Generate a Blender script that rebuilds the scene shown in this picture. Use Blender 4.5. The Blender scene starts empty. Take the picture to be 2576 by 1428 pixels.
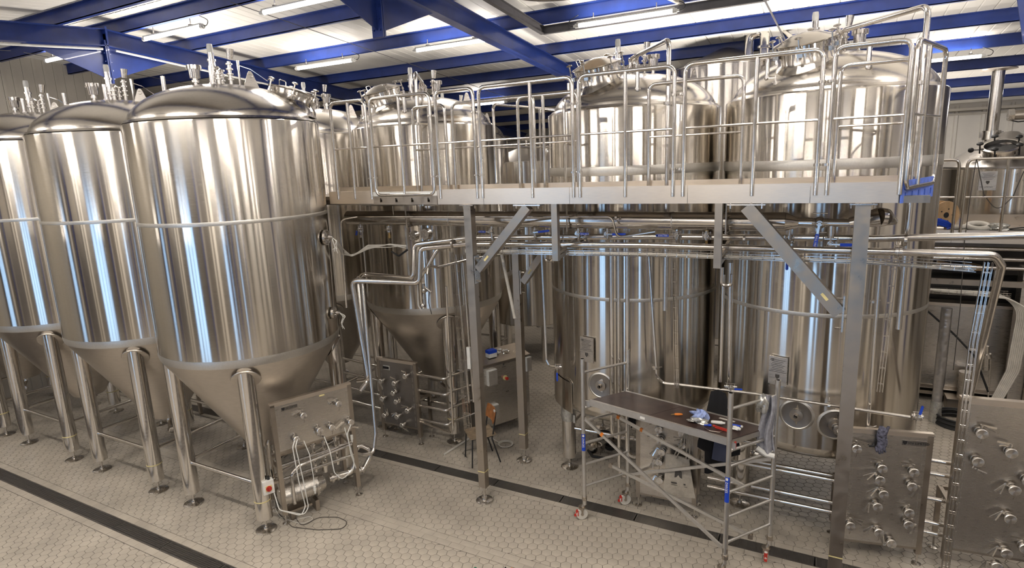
import bpy, bmesh, math, random
from mathutils import Vector, Matrix
random.seed(7)
S = bpy.context.scene
PI = math.pi
# ------------------------------------------------------------------ camera, sky, exposure
F_PX, YAW, PITCH, ROLL, CAM_H = 1491.28, -0.494643, 0.202104, -0.0403939, 4.4
_cy, _sy, _cp, _sp = math.cos(YAW), math.sin(YAW), math.cos(PITCH), math.sin(PITCH)
FWD = Vector((_sy*_cp, _cy*_cp, -_sp)); _r = Vector((_cy, -_sy, 0)); _u = _r.cross(FWD)
RGT = math.cos(ROLL)*_r + math.sin(ROLL)*_u; UPV = -math.sin(ROLL)*_r + math.cos(ROLL)*_u
CAM = Vector((0, 0, CAM_H))
cam = bpy.data.objects.new('camera', bpy.data.cameras.new('camera')); S.collection.objects.link(cam)
cam.data.sensor_width = 36; cam.data.lens = 36*F_PX/2576; cam.data.clip_start = .05; cam.data.clip_end = 200
cam.matrix_world = Matrix((( RGT.x, UPV.x, -FWD.x, 0), (RGT.y, UPV.y, -FWD.y, 0), (RGT.z, UPV.z, -FWD.z, CAM_H), (0, 0, 0, 1)))
S.camera = cam
W = bpy.data.worlds.new('sky'); S.world = W; W.use_nodes = True
bg = W.node_tree.nodes['Background']; bg.inputs[0].default_value = (.42, .66, 1, 1); bg.inputs[1].default_value = 2.0
S.view_settings.view_transform = 'Standard'; S.view_settings.look = 'None'; S.view_settings.gamma = 1
S.view_settings.use_curve_mapping = False; S.view_settings.exposure = .32
LAMP_W = 66; LAMP_COL = (1, .92, .815)
ADDED_FILLS = [(-2.4, 10.4, 4.4, 150, 'added ceiling light on a post behind the middle upright tank'), (0.0, 10.5, 4.4, 150, 'added ceiling light on a post behind the biggest upright tank'), (-6.0, 9.35, 4.4, 120, 'added ceiling light on a post behind the dark conical tank'),  # invented fill lights, added to brighten the ceiling
          (-9.9, 6.9, 4.4, 150, 'added ceiling light on a post behind the front row of conical tanks'), (3.4, 3.0, 4.0, 190, 'added ceiling light on a post right of the photographer'), (3.6, 7.6, 4.2, 170, 'added ceiling light on a post beyond the right edge by the valve panels'),
          (-2.0, -1.6, 3.6, 190, 'added ceiling light on a post behind the photographer'), (-7.0, -1.2, 3.6, 190, 'added ceiling light on a post behind the photographer towards the roller door'), (-12.2, -.5, 3.6, 170, 'added ceiling light on a post by the far end of the near wall'), (2.0, 17.5, 3.0, 150, 'added ceiling light on a post behind the rear vessels')]
S.cycles.adaptive_threshold = .02; S.cycles.max_bounces = 7; S.cycles.glossy_bounces = 5; S.cycles.diffuse_bounces = 4; S.cycles.sample_clamp_indirect = 4
S.cycles.caustics_reflective = False; S.cycles.caustics_refractive = False

def ray(px, py): return FWD + RGT*((px-1288)/F_PX) - UPV*((py-714)/F_PX)
def onY(px, py, Y): d = ray(px, py); return CAM + d*(Y/d.y)      # a surveyed pixel to a point on a vertical plane
def onZ(px, py, Z): d = ray(px, py); return CAM + d*((Z-CAM_H)/d.z)

# ------------------------------------------------------------------ materials
def nodes(name):
    m = bpy.data.materials.new(name); m.use_nodes = True
    nt = m.node_tree; return m, nt, nt.nodes['Principled BSDF']
def noise(nt, scale, coord='Object', vec=(1, 1, 1), detail=4, rough=.55):
    tc = nt.nodes.new('ShaderNodeTexCoord'); mp = nt.nodes.new('ShaderNodeMapping'); mp.inputs['Scale'].default_value = vec
    nz = nt.nodes.new('ShaderNodeTexNoise'); nz.inputs['Scale'].default_value = scale; nz.inputs['Detail'].default_value = detail; nz.inputs['Roughness'].default_value = rough
    nt.links.new(tc.outputs[coord], mp.inputs[0]); nt.links.new(mp.outputs[0], nz.inputs['Vector']); return nz
def ramp(nt, src, a, b, ca, cb):
    r = nt.nodes.new('ShaderNodeValToRGB'); e = r.color_ramp.elements
    e[0].position = a; e[1].position = b; e[0].color = (*ca, 1); e[1].color = (*cb, 1)
    nt.links.new(src, r.inputs[0]); return r.outputs[0]
def flat(name, col, rough=.5, metal=0, var=.12, scale=9, bump=0, spec=.5, coat=0):
    m, nt, p = nodes(name); nz = noise(nt, scale)
    lo = tuple(c*(1-var) for c in col); hi = tuple(min(1, c*(1+var)) for c in col)
    nt.links.new(ramp(nt, nz.outputs[0], .3, .7, lo, hi), p.inputs['Base Color'])
    p.inputs['Roughness'].default_value = rough; p.inputs['Metallic'].default_value = metal
    p.inputs['Specular IOR Level'].default_value = spec; p.inputs['Coat Weight'].default_value = coat
    if bump:
        b = nt.nodes.new('ShaderNodeBump'); b.inputs['Strength'].default_value = bump; b.inputs['Distance'].default_value = .01
        nt.links.new(nz.outputs[0], b.inputs['Height']); nt.links.new(b.outputs[0], p.inputs['Normal'])
    return m
def steel(name, col, r0, r1, aniso=0, stretch=(1, 1, 1), scale=20, wave=0, wavevec=(1, 1, .12), wscale=2.2, axis='Z', rot=.25):
    m, nt, p = nodes(name); nz = noise(nt, scale, vec=stretch)
    nt.links.new(ramp(nt, nz.outputs[0], .3, .7, tuple(c*.9 for c in col), col), p.inputs['Base Color'])
    mr = nt.nodes.new('ShaderNodeMapRange'); mr.inputs[1].default_value = .3; mr.inputs[2].default_value = .7
    mr.inputs[3].default_value = r0; mr.inputs[4].default_value = r1
    nt.links.new(nz.outputs[0], mr.inputs[0]); nt.links.new(mr.outputs[0], p.inputs['Roughness'])
    p.inputs['Metallic'].default_value = 1
    if aniso:
        tg = nt.nodes.new('ShaderNodeTangent'); tg.direction_type = 'RADIAL'; tg.axis = axis
        nt.links.new(tg.outputs[0], p.inputs['Tangent']); p.inputs['Anisotropic'].default_value = aniso; p.inputs['Anisotropic Rotation'].default_value = rot
    if wave:
        n2 = noise(nt, wscale, vec=wavevec, detail=1.5); b = nt.nodes.new('ShaderNodeBump')
        b.inputs['Strength'].default_value = 1; b.inputs['Distance'].default_value = wave
        nt.links.new(n2.outputs[0], b.inputs['Height']); nt.links.new(b.outputs[0], p.inputs['Normal'])
    return m
def emit(name, col, s):
    m, nt, p = nodes(name); p.inputs['Base Color'].default_value = (*col, 1)
    p.inputs['Emission Color'].default_value = (*col, 1); p.inputs['Emission Strength'].default_value = s; return m
M = dict(
 shell=steel('brushed_shell_steel', (.70, .66, .60), .13, .18, 1.0, (1, 1, 28), 14, .0035, (1, 1, .05), 2.0),
 dome=steel('spun_dome_steel', (.74, .70, .645), .16, .25, 0, (1, 1, 3), 30),
 cone=steel('satin_cone_steel', (.66, .61, .55), .3, .42, 0, (1, 1, 3), 12, .012, (1, 1, .5), 2.5),
 band=steel('ground_weld_steel', (.68, .66, .62), .36, .48, 0, (1, 1, 1), 60),
 pipe=steel('polished_pipe_steel', (.78, .75, .71), .12, .2, 0, (1, 1, 1), 30),
 plate=steel('brushed_plate_steel', (.70, .665, .62), .24, .36, 0, (1, 1, 30), 12),
 fascia=steel('folded_fascia_steel', (.84, .76, .665), .3, .42, 0, (1, 1, 26), 10, .004, (1, 1, 1), 3),
 dull=steel('pickled_section_steel', (.47, .42, .36), .26, .48, 0, (1, 1, 1), 9),
 dark=steel('dark_stock_steel', (.35, .33, .31), .3, .45),  # one even, darker steel tone
 alu=steel('scaffold_aluminium', (.72, .70, .67), .38, .5, 0, (1, 1, 1), 25),
 cast=steel('cast_fitting_steel', (.66, .63, .59), .16, .3, 0, (1, 1, 1), 60),
 brass=steel('brass', (.65, .45, .2), .25, .35),
 copper=steel('copper_tube', (.6, .3, .2), .25, .4),
 blue=flat('blue_girder_paint', (.014, .036, .19), .38, 0, .22, 3, .1, .5, .15),
 bluep=flat('blue_plastic', (.012, .06, .5), .4),
 greyp=flat('dark_grey_beam_paint', (.10, .095, .10), .5, 0, .2, 5),
 white=flat('white_liner_sheet', (.80, .77, .72), .55, 0, .04, 2),
 clad=flat('cream_cladding', (.46, .425, .37), .5, 0, .06, 2),
 cladd=flat('brown_grey_wall', (.13, .115, .10), .5, 0, .06, 2),
 cladw=flat('white_wall_cladding', (.76, .73, .68), .5, 0, .05, 2),
 tile=flat('beige_floor_tile', (.43, .385, .325), .34, 0, .16, 2.2, 0, .5),
 grout=flat('dark_grout', (.075, .064, .055), .8),
 grate=steel('grating_steel', (.36, .34, .32), .4, .55),
 pit=flat('drain_pit', (.02, .02, .02), .9),
 whitep=flat('white_plastic', (.75, .74, .70), .45),
 cream=flat('cream_hose_plastic', (.62, .59, .53), .5),
 black=flat('black_rubber', (.013, .013, .014), .6),
 red=flat('red_plastic', (.45, .03, .02), .4),
 orange=flat('orange_plastic', (.75, .22, .03), .45),
 yellow=flat('yellow_tape', (.72, .62, .30), .5),
 wood=flat('varnished_plywood', (.36, .14, .045), .4, 0, .35, 16),
 seat=flat('worn_seat_plywood', (.24, .18, .12), .55, 0, .35, 14),
 ply=flat('dark_phenolic_ply', (.045, .026, .022), .36, 0, .4, 6),
 reel=flat('reel_cardboard', (.60, .40, .22), .7),
 rag=flat('grey_cloth', (.30, .30, .33), .9, 0, .25, 20, .4),
 ragb=flat('pale_blue_tissue', (.32, .40, .68), .85, 0, .35, 25, .5),
 jacket=flat('black_jacket_cloth', (.008, .008, .010), .9),
 navy=flat('grey_blue_cloth', (.07, .08, .13), .85),
 bag=flat('canvas_bag', (.42, .38, .32), .85, 0, .1, 30, .3),
 camo=flat('speckled_glove', (.10, .10, .14), .85, 0, .9, 45, .4),
 film=flat('wrapped_film', (.55, .55, .52), .18, .7, .25, 25, .8),
 green=flat('green_cap', (.01, .13, .07), .4),
 tanduct=flat('tan_duct', (.45, .35, .25), .7, 0, .2, 8),
 engr=flat('engraved_grey', (.06, .055, .05), .6),
 silver=steel('foil_cladding', (.55, .55, .57), .28, .4, 0, (1, 1, 1), 14, .03, (1, 1, 2), 5),
 turned=steel('turned_cap_steel', (.82, .79, .75), .22, .28, 1.0, (1, 1, 1), 40, axis='Y', rot=0),
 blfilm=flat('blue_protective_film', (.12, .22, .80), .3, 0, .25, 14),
 tube=emit('lit_tube', (1, .97, .98), 9),
)
gl, nt, p = nodes('clear_sight_glass'); p.inputs['Base Color'].default_value = (.9, .92, .92, 1); p.inputs['Roughness'].default_value = .05
p.inputs['Transmission Weight'].default_value = .0; p.inputs['Alpha'].default_value = .35; M['glass'] = gl

# ------------------------------------------------------------------ builders
COL = S.collection
class MB:
    def __init__(s): s.v = []; s.f = []
    def add(s, vs, fs):
        o = len(s.v); s.v += [Vector(v) for v in vs]; s.f += [tuple(i+o for i in f) for f in fs]; return s
    def box(s, c, d, rot=None):
        c = Vector(c); h = Vector(d)/2; R = rot or Matrix.Identity(3)
        vs = [c + R @ Vector((x*h.x, y*h.y, z*h.z)) for x in (-1, 1) for y in (-1, 1) for z in (-1, 1)]
        return s.add(vs, [(0, 1, 3, 2), (4, 6, 7, 5), (0, 4, 5, 1), (2, 3, 7, 6), (0, 2, 6, 4), (1, 5, 7, 3)])
    def bar(s, a, b, w, h=None, up=(0, 0, 1)):     # rectangular bar from a to b
        a, b = Vector(a), Vector(b); t = (b-a).normalized(); up = Vector(up)
        if abs(t.dot(up)) > .97: up = Vector((0, 1, 0))
        x = t.cross(up).normalized(); y = x.cross(t)
        return s.box((a+b)/2, (w, (b-a).length, h or w), Matrix((x, t, y)).transposed())
    def ring(s, c, t, r, n, x0=None):
        t = t.normalized(); x = x0 if x0 else t.orthogonal().normalized(); x = (x - t*x.dot(t)).normalized(); y = t.cross(x)
        return [c + (x*math.cos(2*PI*i/n) + y*math.sin(2*PI*i/n))*r for i in range(n)], x
    def cyl(s, a, b, r, r2=None, n=12):
        a, b = Vector(a), Vector(b); r2 = r if r2 is None else r2
        A, x = s.ring(a, b-a, r, n); B, _ = s.ring(b, b-a, r2, n, x)
        return s.add(A+B, [(i, (i+1) % n, n+(i+1) % n, n+i) for i in range(n)] + [tuple(range(n-1, -1, -1)), tuple(range(n, 2*n))])
    def tube(s, pts, r, n=8, bend=0, close=False):
        P = [Vector(p) for p in pts]
        if bend:
            Q = []; m = len(P)
            rng = range(m) if close else range(1, m-1)
            if not close: Q.append(P[0])
            for i in rng:
                p0, p1, p2 = P[i-1], P[i], P[(i+1) % m]; a = p0-p1; b = p2-p1
                if a.length < 1e-6 or b.length < 1e-6: continue
                ang = a.angle(b)
                if ang > 3.05: Q.append(p1); continue
                k = min(bend/max(math.tan(ang/2), .05), a.length*.48, b.length*.48); a.normalize(); b.normalize()
                for j in range(6):
                    u = j/5; Q.append((p1+a*k)*(1-u)**2 + p1*2*u*(1-u) + (p1+b*k)*u*u)
            if not close: Q.append(P[-1])
            P = Q
        m = len(P); vs = []; x = None
        for i in range(m):
            if close: t = P[(i+1) % m]-P[i-1]
            else: t = P[min(i+1, m-1)]-P[max(i-1, 0)]
            if t.length < 1e-9: t = Vector((0, 0, 1))
            R, x = s.ring(P[i], t, r, n, x); vs += R
        fs = []
        for i in range(m if close else m-1):
            a = i*n; b = ((i+1) % m)*n
            fs += [(a+j, a+(j+1) % n, b+(j+1) % n, b+j) for j in range(n)]
        if not close: fs += [tuple(range(n-1, -1, -1)), tuple((m-1)*n+j for j in range(n))]
        return s.add(vs, fs)
    def lathe(s, c, prof, n=64, R=None, cap=False):    # profile [(r,z)] about the axis through c
        c = Vector(c); R = R or Matrix.Identity(3); vs = []; m = len(prof)
        for r, z in prof: vs += [c + R @ Vector((r*math.cos(2*PI*i/n), r*math.sin(2*PI*i/n), z)) for i in range(n)]
        fs = [(a*n+i, a*n+(i+1) % n, (a+1)*n+(i+1) % n, (a+1)*n+i) for a in range(m-1) for i in range(n)]
        if cap: fs += [tuple(range(n-1, -1, -1)), tuple((m-1)*n+i for i in range(n))]
        return s.add(vs, fs)
    def sph(s, c, r, n=10, sc=(1, 1, 1)):
        prof = [(max(r*math.sin(PI*i/(n//2+1)), 1e-4), -r*math.cos(PI*i/(n//2+1))) for i in range(n//2+2)]
        o = len(s.v); s.lathe((0, 0, 0), prof, n); c = Vector(c)
        for i in range(o, len(s.v)): v = s.v[i]; s.v[i] = Vector((v.x*sc[0], v.y*sc[1], v.z*sc[2])) + c
        return s
    def quad(s, a, b, c, d): return s.add([a, b, c, d], [(0, 1, 2, 3)])
    def prism(s, pts, off):
        n = len(pts); off = Vector(off); P = [Vector(p) for p in pts]
        return s.add(P + [p+off for p in P], [tuple(range(n-1, -1, -1)), tuple(range(n, 2*n))] + [(i, (i+1) % n, n+(i+1) % n, n+i) for i in range(n)])
    def mesh(s, name, mat, off=None, smooth=True):
        me = bpy.data.meshes.new(name)
        me.from_pydata([(v-off) if off else v for v in s.v], [], s.f); me.materials.append(mat)
        bm = bmesh.new(); bm.from_mesh(me); bmesh.ops.recalc_face_normals(bm, faces=bm.faces); bm.to_mesh(me); bm.free()
        if smooth:
            me.polygons.foreach_set('use_smooth', [True]*len(me.polygons)); me.set_sharp_from_angle(angle=math.radians(35))
        me.update(); return me
    def build(s, name, mat, parent=None, off=None, smooth=True):
        m = M[mat] if isinstance(mat, str) else mat
        if parent is not None and off is None: off = root_loc(parent)
        o = bpy.data.objects.new(name, s.mesh(name, m, off, smooth)); COL.objects.link(o)
        if parent is not None: o.parent = parent
        return o
LOCAL = set()           # things whose parts are modelled about their own origin
def root_loc(o):
    while o.parent: o = o.parent
    return Vector((0, 0, 0)) if o.name in LOCAL else o.location.copy()
def local_thing(*a, **k):
    o = thing(*a, **k); LOCAL.add(o.name); return o
def tag(o, label=None, cat=None, group=None, kind=None):
    if label: o['label'] = label
    if cat: o['category'] = cat
    if group: o['group'] = group
    if kind: o['kind'] = kind
    return o
def thing(name, loc, label, cat, group=None, rz=0):
    o = bpy.data.objects.new(name, None); COL.objects.link(o); o.empty_display_size = .1
    o.location = loc; o.rotation_euler = (0, 0, rz); return tag(o, label, cat, group)
def solo(name, mb, mat, label, cat, group=None, base=None, smooth=True):
    base = Vector(base) if base else min(mb.v, key=lambda v: v.z).copy()
    o = mb.build(name, mat, None, base, smooth); o.location = base; return tag(o, label, cat, group)
def copy_tree(o, parent=None):
    c = o.copy(); COL.objects.link(c)
    if parent: c.parent = parent
    for ch in list(o.children): copy_tree(ch, c)
    return c
def struct(name, mb, mat, smooth=False, parent=None):
    o = mb.build(name, mat, parent, Vector((0, 0, 0)), smooth)
    if parent is None: o['kind'] = 'structure'
    return o
def text(body, parent, loc, size, rot, mat='engr', name='lettering', ext=.001, align='LEFT'):
    c = bpy.data.curves.new(name, 'FONT'); c.body = body; c.size = size; c.extrude = ext; c.align_x = align; c.resolution_u = 2
    tmp = bpy.data.objects.new(name, c); me = bpy.data.meshes.new_from_object(tmp); bpy.data.objects.remove(tmp)
    me.materials.clear(); me.materials.append(M[mat]); o = bpy.data.objects.new(name, me); COL.objects.link(o); o.parent = parent
    o.location = loc; o.rotation_euler = rot; return o
def lamp_area(loc, sx, sy, power, parent=None):
    L = bpy.data.lights.new('area_lamp', 'AREA'); L.shape = 'RECTANGLE'; L.size = sx; L.size_y = sy; L.energy = power; L.color = LAMP_COL
    o = bpy.data.objects.new('area_lamp', L); COL.objects.link(o); o.location = loc
    if parent: o.parent = parent
    return o

# ------------------------------------------------------------------ room shell
X0, X1, Y0, Y1 = -17.0, 9.0, -3.5, 21.4
RIDGE = 6.0
def roofz(y): return 7.29-.085*y if y >= RIDGE else 6.78-.085*(RIDGE-y)     # underside of the purlins
# floor: a grout bed with hexagonal tiles; drains along X
DR = ((3.545, 3.727), (6.455, 6.635))
fl = MB(); ys = [Y0, DR[0][0], DR[0][1], DR[1][0], DR[1][1], Y1]
for a, b in ((ys[0], ys[1]), (ys[2], ys[3]), (ys[4], ys[5])): fl.box(((X0+X1)/2, (a+b)/2, -.1), (X1-X0, b-a, .19))
floor = struct('floor', fl, 'grout')
PIT = .115; HR = PIT/math.sqrt(3); TA = math.radians(20)
RB = [(3.445, 3.54), (3.732, 3.827), (5.07, 5.16), (5.162, 5.252), (6.36, 6.45), (6.64, 6.73)]   # rows of border tiles
def hexpts(r): return [(r*math.cos(TA+PI/6+k*PI/3), r*math.sin(TA+PI/6+k*PI/3)) for k in range(6)]
def tile_mb(pts, mb=None, c=(0, 0), h=.0, lift=.0):
    mb = mb or MB(); n = len(pts); z = -.005; top = .0+lift
    o = [(c[0]+x, c[1]+y, z) for x, y in pts]; t = [(c[0]+x, c[1]+y, top-.0012) for x, y in pts]
    gx = sum(p[0] for p in pts)/n; gy = sum(p[1] for p in pts)/n
    i = [(c[0]+gx+(x-gx)*.965, c[1]+gy+(y-gy)*.965, top) for x, y in pts]
    mb.add(o+t+i, [(k, (k+1) % n, n+(k+1) % n, n+k) for k in range(n)] + [(n+k, n+(k+1) % n, 2*n+(k+1) % n, 2*n+k) for k in range(n)] + [tuple(range(2*n, 3*n))]); return mb
def seen(x, y, m=0):
    d = Vector((x, y, 0))-CAM; w = d.dot(FWD)
    if w < .5: return False
    px = 1288+F_PX*d.dot(RGT)/w; py = 714-F_PX*d.dot(UPV)/w
    return -m < px < 2576+m and py < 1428+m
cells = []
ex = Vector((math.cos(TA), math.sin(TA))); ey = Vector((-math.sin(TA), math.cos(TA)))
bands = [(3.44, 3.83), (5.065, 5.255), (6.355, 6.735)]
for i in range(-170, 200):
    for j in range(-40, 190):
        q = ex*((i+.5*(j % 2))*PIT)+ey*(j*PIT*math.sqrt(3)/2)+Vector((-4, 4))
        x, y = q
        if not (2 < y < 14 and X0+.1 < x < 3.6): continue
        if not seen(x, y, 60): continue
        if any(a-HR*.55 < y < b+HR*.55 for a, b in bands): 
            # a cut tile: clip against the band
            pts = [(x+a, y+b) for a, b in hexpts(HR-.0028)]
            for a, b in bands:
                if a-HR*1.2 < y < b+HR*1.2:
                    lim, sg = (a-.002, 1) if y < (a+b)/2 else (b+.002, -1)
                    out = []
                    for k in range(len(pts)):
                        p, r = pts[k], pts[(k+1) % len(pts)]; ip = (lim-p[1])*sg > 0; ir = (lim-r[1])*sg > 0
                        if ip: out.append(p)
                        if ip != ir: t = (lim-p[1])/(r[1]-p[1]); out.append((p[0]+t*(r[0]-p[0]), lim))
                    pts = out
            if len(pts) > 2: cells.append((x*x+y*y, x, y, pts))
        elif any(a-HR < y < b+HR for a, b in bands):
            pts = [(x+p, min(max(y+r, -99), 99)) for p, r in hexpts(HR-.0028)]
            for a, b in bands:
                if a-HR < y < a: pts = [(p, min(r, a-.002)) for p, r in pts]
                if b < y < b+HR: pts = [(p, max(r, b+.002)) for p, r in pts]
            cells.append((x*x+y*y, x, y, pts))
        else: cells.append((x*x+y*y, x, y, None))
for ri, (a, b) in enumerate(RB):
    x = X0+.1+(.098 if ri % 2 == 0 else 0)
    while x < 3.6:
        cx, cy = x+.0975, (a+b)/2
        if seen(cx, cy, 80): cells.append((cx*cx+cy*cy, cx, cy, [(x+.0015, a+.001), (x+.1935, a+.001), (x+.1935, b-.001), (x+.0015, b-.001)]))
        x += .195
cells.sort(key=lambda c: c[0])
hexmesh = tile_mb(hexpts(HR-.0028)).mesh('tile', M['tile'], None, False)
field = MB(); n_own = 0
for d2, x, y, pts in cells:
    lift = random.uniform(-.0004, .0006)
    if n_own < 290 and seen(x, y, -4):
        if pts is None: o = bpy.data.objects.new('tile', hexmesh); o.location = (x, y, lift)
        else:
            o = bpy.data.objects.new('tile', tile_mb([(p-x, r-y) for p, r in pts]).mesh('tile', M['tile'], None, False)); o.location = (x, y, lift)
        COL.objects.link(o); o.parent = floor; n_own += 1
    else: tile_mb(pts if pts else [(x+a, y+b) for a, b in hexpts(HR-.0028)], field, (0, 0), lift=lift)
fo = field.build('tile_field', 'tile', floor, Vector((0, 0, 0)), False); fo['kind'] = 'stuff'
# drains
for di, (a, b) in enumerate(DR):
    d = MB(); cy = (a+b)/2; w = b-a
    d.box(((X0+X1)/2, cy, -.19), (X1-X0, w, .02))
    dr = struct('drain_channel', d, 'pit'); dr['label'] = ('steel floor drain in front of the conical tanks' if di == 0 else 'steel floor drain running under the walkway columns')
    e = MB()
    for yy in (a+.004, b-.004): e.box(((X0+X1)/2, yy, -.05), (X1-X0, .006, .1))
    e.build('drain_edge', 'grate', dr, Vector((0, 0, 0)), False)
    g = MB(); L = .98; nb = 7 if di == 0 else 15
    for k in range(nb): g.box((L/2, (k-(nb-1)/2)*(w-.03)/(nb-1), -.012), (L, .003 if di == 0 else .0035, .02))
    for k in range(66): g.box((.006+k*(L-.012)/65, 0, -.011), (.0028 if di == 0 else .006, w-.024, .018))
    for e_ in (0.003, L-.003): g.box((e_, 0, -.012), (.006, w-.024, .022))
    gm = g.mesh('grate', M['grate'], None, False); x = X0+.1
    while x < 2.6:
        if seen(x+1, cy, 300) or seen(x, cy, 300):
            o = bpy.data.objects.new('grate', gm); o.location = (x, cy, 0); COL.objects.link(o); o.parent = dr
        x += 1.0
# walls
def wall_x(name, x, ya, yb, mat, side, zf=None, pitch=.45, rib=.035, rw=.06):   # wall at constant x, ribs face +-x
    m = MB(); n = 12
    z0 = 0; out = -.2*side
    for k in range(n):
        a = ya+(yb-ya)*k/n; b = ya+(yb-ya)*(k+1)/n; za, zb = roofz(a)+.25, roofz(b)+.25
        if a < RIDGE < b:
            m.prism([(x, a, 0), (x, b, 0), (x, b, zb), (x, RIDGE, roofz(RIDGE)+.25), (x, a, za)], (out, 0, 0))
        else: m.prism([(x, a, 0), (x, b, 0), (x, b, zb), (x, a, za)], (out, 0, 0))
    y = ya+.1
    while y < yb-.05: m.box((x+side*rib/2, y, roofz(y)/2+.1), (rib, rw, roofz(y)+.2)); y += pitch
    return struct(name, m, mat)
wall_x('wall_left', -14.8, Y0, 8.7, 'clad', 1, pitch=.19, rib=.02, rw=.05)
m = MB(); m.box((-15.9, 8.8, 3.5), (2.2, .2, 7)); struct('wall_return', m, 'clad')
wall_x('wall_left_recess', X0, 8.9, Y1, 'clad', 1, pitch=.45)
wall_x('wall_right', X1, Y0, Y1, 'cladw', -1, pitch=1.1, rib=.03, rw=.08)
m = MB(); zt = roofz(Y1)+.25; m.box(((X0+X1)/2, Y1+.1, zt/2), (X1-X0, .2, zt)); x = X0+.2
while x < X1: m.prism([(x-.06, Y1, 0), (x-.03, Y1-.05, 0), (x+.03, Y1-.05, 0), (x+.06, Y1, 0)], (0, 0, zt-.25)); x += .62
struct('wall_far', m, 'cladw')
m = MB(); m.box(((X0+X1)/2, Y1-.12, roofz(Y1)-.12), (X1-X0, .24, .07)); m.box(((X0+X1)/2, Y1-.1, roofz(Y1)-.24), (X1-X0, .1, .05)); struct('trim_eaves', m, 'clad')
# near wall, behind the photographer: roller doors stand open to daylight
ops = [(-14.3, -13.2, 4.6), (-8.0, -6.2, 5.0), (-1.15, -.35, 4.6), (.05, .4, 4.6), (2.9, 3.5, 4.6)]
m = MB(); x = X0; zt = roofz(Y0)+.25
for a, b, h in ops:
    m.box(((x+a)/2, Y0-.1, zt/2), (a-x, .2, zt)); m.box(((a+b)/2, Y0-.1, (zt+h)/2), (b-a, .2, zt-h)); x = b
m.box(((x+X1)/2, Y0-.1, zt/2), (X1-x, .2, zt)); wn = struct('wall_near', m, 'cladd')
random.seed(11); x = X0+.3
while x < X1-1:  # unseen pale panels, added to put streaks in the tank reflections
    w = random.choice((.25, .45, .8, 1.2)); free = all(x+w < a-.15 or x > b+.15 for a, b, h in ops)
    if free: m = MB(); m.box((x+w/2, Y0+.03, 2.9), (w, .05, 5.6)); m.build('reflection_panel', 'cladw' if random.random() < .6 else 'clad', wn, Vector((0, 0, 0)), False)
    x += w+random.choice((.3, .6, 1.0))
for i, (a, b, h) in enumerate(ops):
    m = MB()
    for xx in (a, b): m.box((xx, Y0, h/2), (.1, .12, h))
    m.box(((a+b)/2, Y0, h), (b-a+.1, .14, .2))
    k = 3 if b-a > 1 else 1
    for j in range(1, k): m.box((a+(b-a)*j/k, Y0-.05, h/2), (.08, .08, h))
    struct('door_%d' % (i+1), m, 'blue')
for xx in (-11.5, -4.9, 1.2, 5.6):  # unseen posts, added as streaks for the tanks to mirror
    m = MB(); m.box((xx, Y0+.2, 2.95), (.2, .35, 5.9)); struct('reflection_post', m, 'blue')
for yy in (-1, 2.2, 5.2, 9.5):  # more added posts, on the right wall, for the reflections
    m = MB(); m.box((X1-.2, yy, 3.1), (.35, .3, 6.1)); struct('reflection_post', m, 'greyp' if yy < 3 else 'blue')
m = MB(); m.box((X1-.08, 3.6, 1.6), (.1, 2.0, 3.2)); struct('door_6', m, 'greyp')  # dark slab added on the unseen wall for the steel to mirror
for yy, w in ((.6, .9), (7.3, 1.6), (11.5, 1.2)): struct('reflection_shutter', MB().box((X1-.06, yy, 2.6), (.08, w, 5.0)), 'cladd')  # dark strips put in out of view to streak the reflections
m = MB(); m.box((4.6, Y0+.05, 1.6), (1.3, .1, 3.2)); m.box((-10.4, Y0+.05, 2.0), (1.4, .1, 4.0)); struct('door_7', m, 'greyp')  # two dark door shapes added to vary what the tanks reflect
# ceiling: liner panels between fine joints, on both slopes
ceil = None; PW = 1.06
m = MB(); m.prism([(X0-.2, RIDGE, roofz(RIDGE)+.36), (X0-.2, Y1+.2, roofz(Y1)+.36), (X0-.2, Y1+.2, roofz(Y1)+.5), (X0-.2, RIDGE, roofz(RIDGE)+.5)], (X1-X0+.4, 0, 0))
m.prism([(X0-.2, RIDGE, roofz(RIDGE)+.36), (X0-.2, Y0-.2, roofz(Y0)+.36), (X0-.2, Y0-.2, roofz(Y0)+.5), (X0-.2, RIDGE, roofz(RIDGE)+.5)], (X1-X0+.4, 0, 0))
ceil = struct('ceiling', m, 'white')
def panel(ya, yb):
    m = MB(); z = lambda y, d=0: roofz(y)+.20+d
    ps = []; 
    for k in range(5):
        xa = k*PW/5+.004; xb = (k+1)*PW/5-.004
        ps += [(xa, 0), (xa+.012, -.006), (xb-.012, -.006), (xb, 0)]
    prof = [(.003, .13)] + [(x, d) for x, d in ps] + [(PW-.003, .13)]
    A = [(x, ya, z(ya, d)) for x, d in prof]; B = [(x, yb, z(yb, d)) for x, d in prof]; n = len(prof)
    m.add(A+B, [(i, i+1, n+i+1, n+i) for i in range(n-1)]); return m
for ya, yb in ((RIDGE+.01, Y1), (Y0, RIDGE-.01)):
    pm = panel(ya, yb).mesh('panel', M['white'], None, False); x = X0
    while x < X1-.1:
        o = bpy.data.objects.new('panel', pm); o.location = (x, 0, 0); COL.objects.link(o); o.parent = ceil; x += PW
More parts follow.
